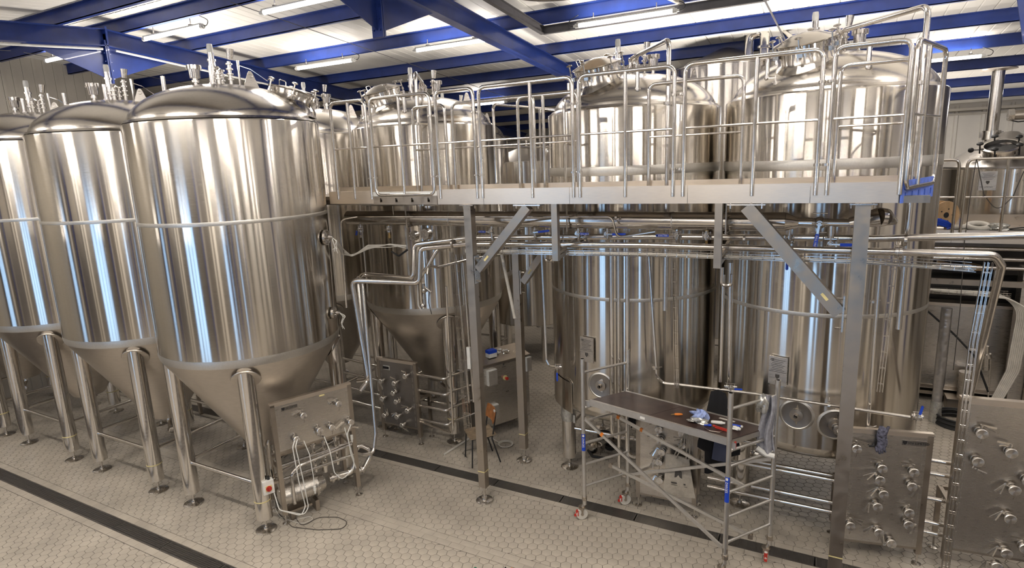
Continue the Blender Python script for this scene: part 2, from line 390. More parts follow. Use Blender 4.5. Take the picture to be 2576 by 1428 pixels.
# purlins (Z sections) along X, rafters along Y
def purlin(y, xa=X0, xb=X1, mat='blue', h=.2, w=.075):
    z = roofz(y); m = MB(); t = .012; x = (xa+xb)/2; L = xb-xa
    m.box((x, y, z+h/2), (L, t, h)); m.box((x, y+w/2-t/2, z+t/2), (L, w, t)); m.box((x, y-w/2+t/2, z+h-t/2), (L, w, t)); m.box((x, y+w-t/2, z+.02), (L, t, .03))
    return m
PY = [6.25, 7.5, 9.1, 10.9, 12.4, 14.1, 16.1, 18.2, 20.3, 5.3, 3.6, 1.8, 0, -1.8, -3.2]
for y in PY:
    tag(struct('roof_purlin', purlin(y), 'blue'), kind='structure')
def rafter(xf):
    r = struct('roof_rafter', MB().box((xf, RIDGE, roofz(RIDGE)-.1), (.2, .03, .26)), 'blue')
    for ya, yb in ((RIDGE, Y1-.1), (RIDGE, Y0+.1)):
        dz = .27
        for (w, lo, hi, nm) in ((.012, -dz, -.0, 'web'), (.16, -dz, -dz+.016, 'flange'), (.16, -.018, -.002, 'flange')):
            m = MB(); m.prism([(xf-w/2, ya, roofz(ya)+lo), (xf-w/2, yb, roofz(yb)+lo), (xf-w/2, yb, roofz(yb)+hi), (xf-w/2, ya, roofz(ya)+hi)], (w, 0, 0))
            m.build(nm, 'blue', r, Vector((0, 0, 0)), False)
    zb = 5.93; m = MB()
    m.prism([(xf-.008, RIDGE-1.15, roofz(RIDGE-1.15)-.26), (xf-.008, RIDGE, zb+.06), (xf-.008, RIDGE+1.15, roofz(RIDGE+1.15)-.26), (xf-.008, RIDGE, roofz(RIDGE)-.1)], (.016, 0, 0))
    m.build('haunch_plate', 'blue', r, Vector((0, 0, 0)), False)
    m = MB(); m.box((xf, RIDGE, (zb+6.7)/2), (.16, .03, 6.7-zb)); m.box((xf+.0, RIDGE-.035, (zb+6.7)/2-.05), (.16, .02, 6.6-zb)); m.build('ridge_end_plate', 'blue', r, Vector((0, 0, 0)), False)
    m = MB()
    for k in range(5):
        for sx in (-.05, .05): m.cyl((xf+sx, RIDGE-.07, zb+.08+k*.13), (xf+sx, RIDGE+.04, zb+.08+k*.13), .013, n=6)
    m.build('bolt', 'blue', r, Vector((0, 0, 0)))
    if xf < -5: 
        m = MB(); m.box((xf+.1, RIDGE, zb-.0), (.12, .1, .1)); 
        for s_ in (1, -1):
            m2 = MB(); yb = RIDGE+s_*(9 if s_ > 0 else 3); m2.cyl((xf+.1, RIDGE+s_*.1, roofz(RIDGE)-.33), (xf+.1, yb, roofz(yb)-.33), .018)
            m2.build('conduit', 'whitep', r, Vector((0, 0, 0)))
    return r
for xf in (-16.7, -10.6, -4.9, 5.2, 8.7): rafter(xf)
q = [onY(px, py, 8.0) for px, py in ((2556, -25), (2650, -25), (2650, 118), (2574, 108))]
struct('roof_brace', MB().prism(q, (0, .02, 0)), 'blue')
for x, r in ((-7.6, .006), (-1.15, .014), (-13.4, .006)):
    m = MB()
    for ya, yb in ((6.1, 21.0), (-3.2, 5.9)): m.cyl((x, ya, roofz(ya)-.012), (x+.35*(yb > 8)*(x > -3), yb if x < -3 else min(yb, 12.6), roofz(yb if x < -3 else min(yb, 12.6))-.012), r, n=6)
    struct('sag_rod', m, 'greyp')
# trimmer beams and round roof duct
for a, b in (((-4.17, 5.9), (-4.17, 9.1)), ((-4.17, 9.1), (-.9, 9.1)), ((-.9, 5.9), (-.9, 9.1))):
    m = MB(); za, zb = roofz(max(a[1], 6))-.12, roofz(max(b[1], 6))-.12
    for d, w in ((0, .07), (.11, .07)): m.bar((*a, za+d-.03), (*b, zb+d-.03), w, .012)
    m.bar((*a, za+.03), (*b, zb+.03), .012, .12); struct('roof_trimmer', m, 'greyp')
dz = roofz(7.8)
d = thing('roof_duct', (-3.35, 7.75, dz), 'round tan roof duct with dark rim between grey beams overhead', 'duct')
m = MB(); m.lathe((-3.35, 7.75, dz+.0), [(.70, .32), (.70, .02), (.70, 0), (.64, -.0), (.64, .3)], 48); m.build('rim', 'dark', d)
m = MB(); m.lathe((-3.35, 7.75, dz), [(.64, .03), (.62, .05), (.3, .09), (.001, .10)], 48); m.build('baffle', 'tanduct', d)
m = MB(); m.bar((-2.55, 7.0, dz-.06), (-2.0, 9.1, roofz(9.1)-.02), .05); tag(struct('roof_strut', m, 'clad'))

# ------------------------------------------------------------------ strip lights
def light(x, y, label=None, L=1.52, dz=.15, cable=True):
    z = roofz(y)-dz; g = 'strip lights under the roof purlins'
    t = thing('strip_light', (x, y, z+.12), label or 'white tube strip light hanging under a blue purlin', 'strip light', g if not label else g)
    m = MB(); m.box((x, y, z+.035), (L-.06, .06, .02)); m.build('housing', 'whitep', t)
    m = MB(); m.cyl((x-L/2+.05, y, z), (x+L/2-.05, y, z), .03, n=14); m.build('tube', 'tube', t)
    for s_ in (-1, 1):
        m = MB(); m.cyl((x+s_*(L/2-.06), y, z), (x+s_*(L/2), y, z), .034, n=12); m.cyl((x+s_*(L/2), y, z), (x+s_*(L/2+.03), y, z), .018, n=8); m.build('end_cap', 'whitep', t)
        m = MB(); m.cyl((x+s_*L*.31, y, z+.04), (x+s_*L*.31, y, z+dz), .008, n=6); m.box((x+s_*L*.31, y, z+.05), (.05, .05, .03)); m.build('hanger', 'dark', t)
    if cable:
        for s_ in ((1,) if x < -5.5 or x > 0 else (-1, 1)):
            e = x+s_*L/2; m = MB(); m.tube([(e, y, z), (e+s_*.09, y, z), (e+s_*.12, y+.01, z+.07), (e+s_*.05, y, z+.11), (e-s_*.05, y, z+dz)], .006, 6, .05); m.build('cable', 'black', t)
    lamp_area((0, 0, -.16), L-.1, .05, LAMP_W*(.8 if y < 4 else .42), t)
    up = lamp_area((0, 0, -.05), L-.1, .05, LAMP_W*.14, t); up.rotation_euler = (PI, 0, 0)
    return t
light(-5.82, 8.95, 'strip light with wire loops, above the middle tank with an open gate')
light(-8.72, 8.95, 'strip light just left of the large blue diagonal beam')
light(-2.8, 8.95, 'longest looking strip light, near the round roof duct')
light(-9.3, 6.32, 'strip light above the second conical tank from the left')
light(-6.5, 6.32, 'strip light cut off by the top edge, left of the blue gusset')
light(1.75, 14.03, 'strip light at the far right beyond the tall tank', 1.15)
light(-8.2, 14.1, 'small distant strip light seen between two walkway tanks', 1.3)
light(-12.4, 6.32, 'strip light glimpsed end on under the leftmost blue rafter', cable=False)
for x, y in ((-3.6, 3.5), (-.5, 6.32), (2.6, 6.32), (5.5, 6.32), (5.5, 10.9),
             (-12.4, 1.9), (-9.3, 1.9), (-6.2, 1.9), (-3.1, 1.9), (0.2, 1.9), (3.3, 1.9), (6.4, 1.9), (-9, -1.7), (-3, -1.7), (3, -1.7), (5, 18.2), (0, 18.2)):
    light(x, y, 'strip light outside the photograph, %.1f m %s and %.1f m %s' % (abs(x), 'left' if x < 0 else 'right', abs(y), 'ahead' if y > 0 else 'behind'), cable=False)

# ------------------------------------------------------------------ tanks
R = 1.115; ZT = 5.0
def domez(r): return 5.035+.435*max(0, 1-(r/1.055)**2.3)**.62
def domenormal(x, y):
    r = math.hypot(x, y); e = .01; s = (domez(r+e)-domez(max(r-e, 0)))/(2*e)
    return Vector((-s*x/max(r, 1e-6), -s*y/max(r, 1e-6), 1)).normalized()
def frame_of(n):
    n = Vector(n).normalized(); x = Vector((1, 0, 0)); x = (x-n*x.dot(n)).normalized(); y = n.cross(x)
    return Matrix((x, y, n)).transposed()
O = Vector((0, 0, 0))
def B(mb, nm, mat, par): return mb.build(nm, mat, par, O)
def knob(par, p, n, h=.12, r=.035):      # wing knob on a swing bolt
    m = MB(); n = Vector(n).normalized(); p = Vector(p); Rm = frame_of(n)
    m.cyl(p, p+n*h, .009, n=6); m.cyl(p+n*.02, p+n*.05, .018, n=8)
    m.lathe(p+n*h, [(.008, -.012), (r, -.004), (r+.004, .004), (r-.006, .012), (.006, .018)], 10, Rm, True)
    return B(m, 'knob', 'cast', par)
def manway(root, x, y, tilt=.55, rr=.235, hh=.2, flat_=False):
    z = domez(math.hypot(x, y)); n = domenormal(x, y); n = Vector((n.x*tilt, n.y*tilt, n.z)).normalized(); Rm = frame_of(n); p = Vector((x, y, z-.07))
    m = MB(); m.lathe(p, [(rr+.10, -.10), (rr+.07, -.02), (rr+.02, .03), (rr, .06), (rr, hh+.05), (rr+.012, hh+.05), (rr+.012, hh+.085), (rr-.02, hh+.09)], 40, Rm)
    w = B(m, 'manway', 'shell', root)
    m = MB(); k = .5 if flat_ else 1
    m.lathe(p+n*(hh+.092), [(rr+.035, 0), (rr+.04, .012), (rr+.02, .02*k), (rr-.05, .045*k), (rr*.5, .085*k), (.001, .10*k)], 40, Rm); B(m, 'manway_lid', 'dome', w)
    for k in range(6):
        a = 2*PI*k/6+.4; d = Rm @ Vector((math.cos(a), math.sin(a), 0)); q = p+d*(rr+.055)+n*(hh+.02)
        knob(w, q, n, .15)
        m = MB(); m.box(p+d*(rr+.035)+n*(hh-.0), (.05, .05, .045), Rm); B(m, 'hinge_lug', 'cast', w)
    d = Rm @ Vector((-1, 0, 0)); q = p+n*(hh+.13)+d*(rr-.06); s = Rm @ Vector((0, 1, 0)); m = MB()
    m.tube([q-s*.05, q-s*.05+n*.08+d*.02, q+s*.05+n*.08+d*.02, q+s*.05], .006, 6, .02); B(m, 'lid_handle', 'pipe', w)
def mast(root, x, y, top=5.95):
    z = domez(math.hypot(x, y))
    m = MB(); m.cyl((x, y, z+.28), (x, y, top-.10), .036, n=16); m.cyl((x, y, z-.03), (x, y, z+.12), .028)
    for zz in (z+.1, z+.2, z+.3): m.cyl((x, y, zz-.012), (x, y, zz+.012), .052, n=14)
    m.cyl((x, y, z+.12), (x, y, z+.3), .04, n=14); a = B(m, 'vent_mast', 'pipe', root)
    m = MB(); m.lathe((x, y, top-.12), [(.034, 0), (.036, .08), (.03, .118), (.001, .122)], 16); B(m, 'mast_cap', 'whitep', a)
    return a
def lug(root, x, y, ang):
    z = domez(math.hypot(x, y)); c, s = math.cos(ang), math.sin(ang); t = Vector((c, s, 0)); n = Vector((-s, c, 0))*.012; m = MB(); pts = []
    for u, h in ((-.10, -.04), (-.03, .15), (-.012, .175), (.012, .175), (.03, .15), (.10, -.04)): pts.append(Vector((x, y, z))+t*u+Vector((0, 0, h)))
    m.prism([p-n/2 for p in pts], n)
    q = Vector((x, y, z+.12)); m.tube([q+t*.03, q+Vector((0, 0, .03)), q-t*.03, q-Vector((0, 0, .03))], .008, 6, close=True, bend=.02)
    B(m, 'lifting_lug', 'plate', root)
def stub(root, x, y, h=.18, r=.025, z=None, cap=True):
    z = (domez(math.hypot(x, y)) if z is None else z)-.03
    m = MB(); m.cyl((x, y, z), (x, y, z+h+.03), r, n=12); 
    if cap: m.cyl((x, y, z+.02), (x, y, z+.04), r+.012, n=12)
    return B(m, 'nozzle', 'pipe', root)
def relief(root, x, y):           # pressure relief cup with a castellated rim
    z = domez(math.hypot(x, y)); m = MB()
    m.cyl((x, y, z-.03), (x, y, z+.05), .022); m.cyl((x, y, z+.05), (x, y, z+.075), .045, n=14); m.cyl((x, y, z+.075), (x, y, z+.1), .03)
    m.cyl((x, y, z+.1), (x, y, z+.2), .06, .066, 18); a = B(m, 'relief_valve', 'pipe', root); m = MB()
    for k in range(14):
        t = 2*PI*k/14; m.box((x+.076*math.cos(t), y+.076*math.sin(t), z+.225), (.018, .022, .05), Matrix.Rotation(t, 3, 'Z'))
    m.cyl((x, y, z+.205), (x, y, z+.245), .07, n=16); B(m, 'rim', 'cast', a)
def cluster(root, x, y):          # stacked fittings beside the mast
    z = domez(math.hypot(x, y)); m = MB()
    for dx, dy, h in ((.10, .05, .28), (-.07, .06, .2), (.04, -.07, .17)):
        m.cyl((x+dx, y+dy, z-.03), (x+dx, y+dy, z+h), .022); k = .06
        while k < h: m.cyl((x+dx, y+dy, z+k), (x+dx, y+dy, z+k+.018), .04, n=12); k += .06
    m.cyl((x-.09, y-.02, z+.2), (x-.02, y-.02, z+.2), .04, .03, 12); m.cyl((x+.12, y+.06, z+.3), (x+.13, y+.07, z+.42), .032, .045, 12)
    m.tube([(x-.13, y-.05, z), (x-.13, y-.05, z+.12), (x-.03, y-.02, z+.16), (x, y, z+.2)], .02, 8, .06)
    B(m, 'valve_cluster', 'cast', root)
def seam(root, z, r=None, nm='weld_band', h=.045):
    r = r or R; m = MB(); m.lathe(O, [(r+.0004, z-h/2), (r+.0016, z-h/2+.003), (r+.0016, z+h/2-.003), (r+.0004, z+h/2)], 96); return B(m, nm, 'band', root)
def shell_top(root, zb):
    m = MB(); m.lathe(O, [(R, zb), (R, ZT-.03), (R-.004, ZT-.012), (R-.02, ZT), (1.07, ZT+.012)], 128); B(m, 'shell', 'shell', root)
    m = MB(); prof = [(1.10, ZT+.004), (1.085, ZT+.03), (1.07, ZT+.032), (1.062, ZT+.03)]
    m.lathe(O, prof, 128); B(m, 'lip_ring', 'dome', root)
    rs = [1.055*math.sin(PI/2*k/22) for k in range(22, -1, -1)]
    m = MB(); m.lathe(O, [(1.06, ZT+.02)] + [(max(r, .001), domez(r)) for r in rs], 128); B(m, 'dome', 'dome', root)
def legs(root, ztop, d=.72, r=.098, pad=True):
    for sx in (-1, 1):
        for sy in (-1, 1):
            m = MB(); m.cyl((sx*d, sy*d, .17), (sx*d, sy*d, ztop), r, n=24); l = B(m, 'leg', 'pipe', root)
            m = MB(); m.lathe((sx*d, sy*d, 0), [(.125, 0), (.128, .008), (.11, .016), (.03, .028), (.03, .05), (.016, .052), (.016, .18)], 24, cap=True); B(m, 'foot', 'cast', l)
            m = MB(); m.lathe((sx*d, sy*d, .42), [(r+.0003, -.008), (r+.0015, -.006), (r+.0015, .006), (r+.0003, .008)], 24); B(m, 'weld_ring', 'yellow', l) if sx*sy < 0 else None
    for z, ax in ((.62, 0), (.62, 1)):
        for s in (-1, 1):
            m = MB(); a = (-d, s*d, z) if ax == 0 else (s*d, -d, z); b = (d, s*d, z) if ax == 0 else (s*d, d, z)
            m.cyl(a, b, .024, n=12); B(m, 'stretcher', 'pipe', root)
def cone_tank(loc, label, group, walk):
    root = local_thing('conical_tank', loc, label, 'tank', group)
    shell_top(root, 2.22); seam(root, 3.86)
    m = MB(); m.lathe(O, [(R+.001, 2.27), (R+.003, 2.225), (R-.01, 2.17)], 128); B(m, 'lower_band', 'band', root)
    m = MB(); m.lathe(O, [(R-.008, 2.18), (R-.06, 2.09), (.27, .82), (.235, .76), (.001, .74)], 96); B(m, 'cone', 'cone', root)
    for sx in (-1, 1):
        for sy in (-1, 1):
            q = Vector((sx*.72, sy*.72, 0)); n = Vector((sx, sy, -1.1)).normalized(); m = MB()
            rr = (q.length); 
            zz = .82+(2.09-.82)*(min(rr, 1.08)-.27)/(1.08-.27)
            m.lathe(Vector((q.x, q.y, zz))+n*.001, [(.17, -.004), (.165, .006), (.001, .007)], 32, frame_of(n)); B(m, 'leg_pad', 'cone', root)
    legs(root, 2.12)
    m = MB(); m.tube([(0, 0, .78), (0, 0, .62), (.22, -.12, .60), (.34, -.18, .62)], .038, 12, .09); m.cyl((.30, -.165, .60), (.32, -.17, .62), .055, n=14); B(m, 'outlet_bend', 'pipe', root)
    if not walk: mast(root, -.06, -.03, 5.96)
    if not walk:
        cluster(root, .02, .02); relief(root, -.2, -.18); stub(root, -.42, -.45, .19); stub(root, .16, -.22, .2); 
        m = MB(); z = domez(.3); m.cyl((.22, .12, z-.02), (.22, .12, z+.24), .013, n=8); m.cyl((.22, .12, z+.2), (.22, .12, z+.3), .016, n=8)
        m.tube([(.22, .12, z+.25), (.33, .2, z+.2), (.5, .3, z+.05)], .005, 6, .05); B(m, 'sensor', 'pipe', root)
        manway(root, .60, .52, .55, .25, .06, True); lug(root, .50, .05, 1.2); lug(root, -.55, .75, 2.2)
    else: walkway_top(root)
    return root
def walkway_top(root):
    manway(root, -.24, -.60, .8, .275, .15); mast(root, -.2, 0, 5.95); cluster(root, .02, .10); relief(root, .26, .06); stub(root, .33, -.9, .2); stub(root, -.62, -.72, .16, .022)
    m = MB(); m.cyl((-.52, -.88, 5.0), (-.52, -.88, 5.2), .01, n=8); m.cyl((-.52, -.88, 5.1), (-.52, -.88, 5.14), .022, n=8); m.box((-.52, -.88, 5.13), (.07, .015, .015)); B(m, 'sensor', 'cast', root)
    lug(root, .78, .1, 1.2)
    z = 5.8; m = MB()
    m.tube([(-.02, .0, 5.35), (-.02, 0, 5.68), (.06, -.06, 5.70)], .028, 10, .07); m.tube([(.06, -.02, 5.40), (.07, -.06, 5.70), (.76, -1.17, 5.65), (.76, -1.21, 2.6)], .027, 12, .1)
    m.cyl((.05, -.02, 5.5), (.05, -.02, 5.53), .045); m.cyl((.055, -.03, 5.6), (.055, -.03, 5.63), .045)
    m.cyl((.76, -1.205, 4.96), (.76, -1.205, 4.99), .045, n=12); B(m, 'spray_pipe', 'pipe', root)
    m = MB(); m.bar((.76, -1.19, 4.98), (.72, -.88, 4.98), .02, .02); B(m, 'pipe_bracket', 'dull', root)
    m = MB(); m.bar((.76, -1.19, 3.2), (.72, -.88, 3.2), .02, .02); B(m, 'pipe_bracket', 'dull', root)
G1 = 'conical tanks in the front row'
t1 = cone_tank((-6.74, 5.11, 0), 'nearest and largest looking steel tank with a conical bottom, beside the pump panel', G1, False)
for x, lb in ((-8.98, 'second conical tank, directly behind the nearest one in the front row'), (-11.22, 'third conical tank of the front row, cut by the left edge'), (-13.46, 'rearmost conical tank of the front row, only its legs and cone edge showing')):
    c = copy_tree(t1); c.location = (x, 5.11, 0); c['label'] = lb; LOCAL.add(c.name)
G2 = 'tanks along the walkway'
R = 1.14
t4 = cone_tank((-5.87, 8.1, 0), 'dark looking conical tank behind the gate end of the walkway', G2, True)
c = copy_tree(t4); c.location = (-8.25, 8.1, 0); c['label'] = 'conical tank half hidden behind the nearest tank, at the walkway start'
c = copy_tree(t4); c.location = (-6.97, 10.6, -.1); c['label'] = 'brownish conical tank behind the small grey chair and cabinet, under the walkway'
for ch in list(c.children):
    if ch.name.split('.')[0] in ('spray_pipe', 'vent_mast', 'relief_valve', 'valve_cluster', 'manway', 'nozzle', 'lifting_lug', 'sensor'): pass
c['label'] = 'brownish conical tank in the second row, seen under the walkway behind the cabinet'
def port(root, ang, z, cy=False, pipe=False):
    a = math.radians(ang); n = Vector((math.cos(a), math.sin(a), 0)); p = n*(R-.012)+Vector((0, 0, z)); Rm = frame_of(n)
    m = MB(); m.lathe(p, [(.185, .0), (.178, .012), (.160, .020), (.152, .014)], 48, Rm); w = B(m, 'outlet_port', 'band', root)
    m = MB(); m.lathe(p, [(.153, .016), (.13, .012), (.001, .011)], 48, Rm); B(m, 'recess', 'dark', w)
    m = MB(); m.lathe(p, [(.07, .012), (.07, .03), (.028, .034), (.03, .07), (.022, .07), (.022, .03)], 32, Rm); B(m, 'boss', 'dull', w)
    if pipe:
        m = MB(); q = p+n*.07; m.tube([q, q+n*.1, q+n*.14+Vector((.05, 0, -.1)), q+n*.14+Vector((.06, 0, -.24))], .03, 10, .06); m.cyl(q+n*.01, q+n*.03, .05, n=14); m.cyl(q+n*.08, q+n*.10, .05, n=14); B(m, 'outlet_valve', 'cast', w)
def flat_tank(loc, label, film):
    root = local_thing('storage_tank', loc, label, 'tank', G2)
    shell_top(root, 1.12); seam(root, 4.25, h=.11); seam(root, 2.66, h=.045)
    m = MB(); m.lathe(O, [(R, 1.13), (R-.015, 1.06), (R-.07, .99), (R-.2, .95), (.5, .86), (.001, .84)], 96); B(m, 'bottom_dish', 'shell', root)
    legs(root, 1.2); walkway_top(root)
    return root
def dataplate(root, ang, z, lines):
    a = math.radians(ang); n = Vector((math.cos(a), math.sin(a), 0)); t = Vector((-n.y, n.x, 0)); Rm = Matrix((t, n, Vector((0, 0, 1)))).transposed(); p = n*(R+.03)+Vector((0, 0, z))
    m = MB(); m.box(p, (.2, .02, .33), Rm); m.box(p-n*.03, (.14, .05, .26), Rm); d = B(m, 'data_plate', 'plate', root)
    m = MB(); q = p+n*.0125
    for k in range(7): m.box(q+Vector((0, 0, .13-k*.02))+t*(-.004*(k % 3)), (.15-.02*(k % 3), .002, .004), Rm)
    m.box(q+Vector((0, 0, -.01)), (.19, .002, .003), Rm); B(m, 'plate_print', 'engr', d)
    rz = a+PI/2
    text('CE', d, p+n*.012+Vector((0, 0, .115))-t*.085, .035, (PI/2, 0, rz))
    m = MB(); q = p+n*.0115+Vector((0, 0, -.07))
    m.prism([q+t*.022+Vector((0, 0, .03)), q-t*.022+Vector((0, 0, .03)), q-t*.022, q+Vector((0, 0, -.03)), q+t*.022], n*.002); B(m, 'shield_emblem', 'engr', d)
t5 = flat_tank((-2.42, 8.1, 0), 'upright steel tank in the middle with a film wrapped front leg', True)
t6 = flat_tank((-.07, 8.1, 0), 'biggest looking upright tank at the right end of the walkway, with two round ports', False)
port(t6, -96, 1.49); port(t6, -76.5, 1.43, pipe=True); dataplate(t6, -106.5, 1.98, 1)
port(t5, -94, 1.5); dataplate(t5, -103, 1.97, 1)
m = MB(); m.lathe((-.72, -.72, 0), [(.1, .74), (.106, .76), (.108, .85), (.104, .93), (.107, 1.0), (.1, 1.03)], 20); m.box((-.6, -.8, .8), (.03, .02, .12)); B(m, 'film_wrap', 'film', t5)
m = MB(); m.lathe(O, [(R+.004, 0), (R+.03, 0)], 8); m = MB()
for a0, a1 in ((-150, -118),):
    pts = [];
    for k in range(9):
        a = math.radians(a0+(a1-a0)*k/8); pts.append(Vector((math.cos(a), math.sin(a), 0))*(R+.012))
    for k in range(8): m.add([pts[k]+Vector((0, 0, .98)), pts[k+1]+Vector((0, 0, .98)), pts[k+1]+Vector((0, 0, 1.42)), pts[k]+Vector((0, 0, 1.42))], [(0, 1, 2, 3)])
    e = pts[8]; m.tube([e+Vector((0, 0, .98)), e+Vector((0, 0, 1.42)), pts[7]+Vector((0, 0, 1.46)), pts[6]+Vector((0, 0, 1.46))], .008, 6, .03)
B(m, 'jacket_cover', 'shell', t5)
# tank T1 side port and cable tail (right flank)
for z, s in ((3.55, 1), (2.55, .8)):
    a = math.radians(24); n = Vector((math.cos(a), math.sin(a), 0)); p = n*R+Vector((0, 0, z)); m = MB()
    m.lathe(p, [(.10*s, -.01), (.10*s, .02), (.085*s, .02), (.085*s, .005), (.001, .005)], 24, frame_of(n)); m.cyl(p, p+n*.09, .02*s); m.cyl(p+n*.04, p+n*.07, .035*s); B(m, 'side_port', 'cast', t1)
    m = MB()
    for k in range(5):
        random.seed(k+int(z*9)); j = lambda q: random.uniform(-q, q); q = p+n*.08
        m.tube([q, q+Vector((.04+j(.03), .02+j(.03), -.05)), q+Vector((.02+j(.03), .01+j(.03), -.12+j(.04))), q+Vector((.03+j(.03), j(.03), -.18+j(.05)))], .004, 5, .03)
    B(m, 'loose_cable', 'whitep', t1)
# vessels behind
def roof_vessel(loc, r, zb, ze, za, label, extra=None):
    root = local_thing('cone_roof_vessel', loc, label, 'tank', 'conical roofed vessels at the back'); m = MB()
    m.lathe(O, [(r*.98, zb), (r, zb+.02), (r, ze), (r+.012, ze+.005), (r+.012, ze+.02)], 72); m.lathe(O, [(.001, zb), (r*.98, zb)], 72); B(m, 'shell', 'shell', root)
    m = MB(); m.lathe(O, [(r+.012, ze+.02), (.06, za), (.001, za)], 72); B(m, 'cone_roof', 'cone', root)
    for k in range(4):
        a = PI/4+k*PI/2; m = MB(); m.cyl((r*.8*math.cos(a), r*.8*math.sin(a), 0), (r*.8*math.cos(a), r*.8*math.sin(a), zb+.05), .06); B(m, 'leg', 'pipe', root)
    return root
v = roof_vessel((-1.9, 12.5, 0), 1.0, .9, 5.96, 6.38, 'tall cone roofed vessel behind the two right hand walkway tanks')
m = MB(); m.cyl((0, 0, 6.3), (0, 0, 6.5), .04); m.cyl((0, 0, 6.44), (0, 0, 6.46), .09); m.cyl((0, 0, 6.5), (0, 0, 6.53), .09)
m.tube([(0, 0, 6.5), (0, 0, 6.66), (.9, -.3, 6.6), (1.15, -.6, 6.3)], .045, 12, .1); B(m, 'vapour_pipe', 'pipe', v)
m = MB(); m.tube([(.45, -.45, 6.1), (.45, -.45, 6.48), (.72, -.55, 6.5), (.72, -.55, 5.9)], .085, 14, .16); m.cyl((.72, -.55, 6.2), (.72, -.55, 6.24), .12, n=16); B(m, 'chimney_bend', 'pipe', v)
m = MB(); m.tube([(.8, -.7, 5.9), (.8, -.7, 6.05), (.95, -.75, 6.05), (.95, -.75, 5.85)], .04, 10, .08); m.cyl((.6, -.7, 6.0), (.9, -.7, 6.0), .02); B(m, 'vent_bend', 'pipe', v)
v = roof_vessel((-5.98, 12.0, 0), 1.0, .9, 4.39, 4.74, 'small cone roofed vessel seen through the walkway rails')
m = MB(); m.cyl((0, 0, 4.7), (0, 0, 4.86), .04); m.box((0, 0, 4.87), (.2, .05, .04)); m.tube([(.45, .1, 4.5), (.45, .1, 4.75), (.75, .0, 4.75), (.75, .0, 4.2)], .07, 12, .13); B(m, 'vapour_pipe', 'pipe', v)
seam(v, 2.72, 1.0)

# ------------------------------------------------------------------ walkway platform
YF, ZB, ZD = 6.06, 3.93, 4.11
plat = thing('walkway_platform', (-3.85, YF, 0), 'long raised steel walkway on square columns in front of the tanks', 'platform')
m = MB(); m.prism([(-6.7, YF+.01, 3.99), (.5, YF+.01, 3.99), (.86, 6.93, 3.99), (-6.7, 6.93, 3.99)], (0, 0, .05)); m.build('deck', 'dull', plat)
fx = [-6.05, -5.27, -4.26, -3.60, -2.51, -1.25, -.16, .52]
for i in range(7):
    a, b = fx[i]+.002, fx[i+1]-.002; m = MB()
    if i == 1:
        m.box(((a+b)/2, YF, 4.065), (b-a, .008, .055)); m.build('hinge_plate', 'whitep', plat)
        m = MB(); ww = (b-a)
        m.box(((a+b)/2, YF-.004, 4.025), (ww, .012, .025)); m.box(((a+b)/2, YF-.004, 3.945), (ww, .012, .03))
        xs = [a]+[a+ww*(k+.5)/4+s*.018 for k in range(4) for s in (-1, 1)]+[b]
        for k in range(0, 10, 2): m.box(((xs[k]+xs[k+1])/2, YF-.004, 3.986), (xs[k+1]-xs[k], .012, .055))
        m.build('slotted_plate', 'dull', plat); continue
    z0, z1 = (ZB, ZD) if i > 0 else (ZB+.01, ZD-.005)
    m.box(((a+b)/2, YF, (z0+z1)/2), (b-a, .006, z1-z0)); m.box(((a+b)/2, YF+.03, z0+.003), (b-a, .06, .005)); m.box(((a+b)/2, YF+.012, z1-.003), (b-a, .025, .005))
    m.build('fascia_panel', 'fascia', plat)
m = MB(); m.box((-3.0, 6.9, 4.06), (7.4, .006, .14)); m.build('kick_plate', 'fascia', plat)
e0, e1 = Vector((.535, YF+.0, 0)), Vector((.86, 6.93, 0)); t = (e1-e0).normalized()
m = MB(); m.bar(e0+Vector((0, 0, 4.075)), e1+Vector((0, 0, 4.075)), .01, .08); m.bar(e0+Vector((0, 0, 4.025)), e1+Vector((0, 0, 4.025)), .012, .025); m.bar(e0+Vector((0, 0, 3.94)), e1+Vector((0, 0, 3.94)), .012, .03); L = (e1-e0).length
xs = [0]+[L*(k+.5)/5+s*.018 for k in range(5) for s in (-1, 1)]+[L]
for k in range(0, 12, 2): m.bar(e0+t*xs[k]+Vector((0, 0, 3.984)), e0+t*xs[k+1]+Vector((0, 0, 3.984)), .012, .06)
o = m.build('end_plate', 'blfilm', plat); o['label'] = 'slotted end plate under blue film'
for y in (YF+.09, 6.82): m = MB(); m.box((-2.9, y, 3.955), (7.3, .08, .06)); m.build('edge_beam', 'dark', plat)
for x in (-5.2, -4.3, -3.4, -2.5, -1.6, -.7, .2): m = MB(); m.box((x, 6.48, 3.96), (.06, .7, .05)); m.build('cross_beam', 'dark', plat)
def column(x, y, w=.1, top=ZB, d=.1):
    m = MB(); m.box((x, y, (top+.2)/2+.0), (w, d, top-.2)); c = m.build('column', 'dull', plat)
    m = MB(); m.box((x, y, top-.01), (w+.09, d+.04, .012)); m.box((x, y, .205), (w+.004, d+.004, .01))
    for s in (-1, 1): m.cyl((x+s*(w/2+.03), y, top-.05), (x+s*(w/2+.03), y, top), .01, n=6)
    m.build('head_plate', 'cast', c)
    m = MB(); m.box((x, y, .44), (w+.003, d+.003, .012)); m.build('tape_mark', 'yellow', c)
    m = MB(); m.lathe((x, y, 0), [(.115, 0), (.118, .01), (.10, .022), (.04, .026), (.035, .07), (.02, .075), (.018, .2)], 28, cap=True)
    for k in range(4): m.box((x+.03*math.cos(k*PI/2), y+.03*math.sin(k*PI/2), .05), (.012, .012, .05))
    m.build('foot', 'cast', c); return c
column(-3.83, YF+.03); column(.262, YF+.03, .12); column(-3.83, 7.27, .1, 3.5); column(.45, 9.4, .1, 3.9)
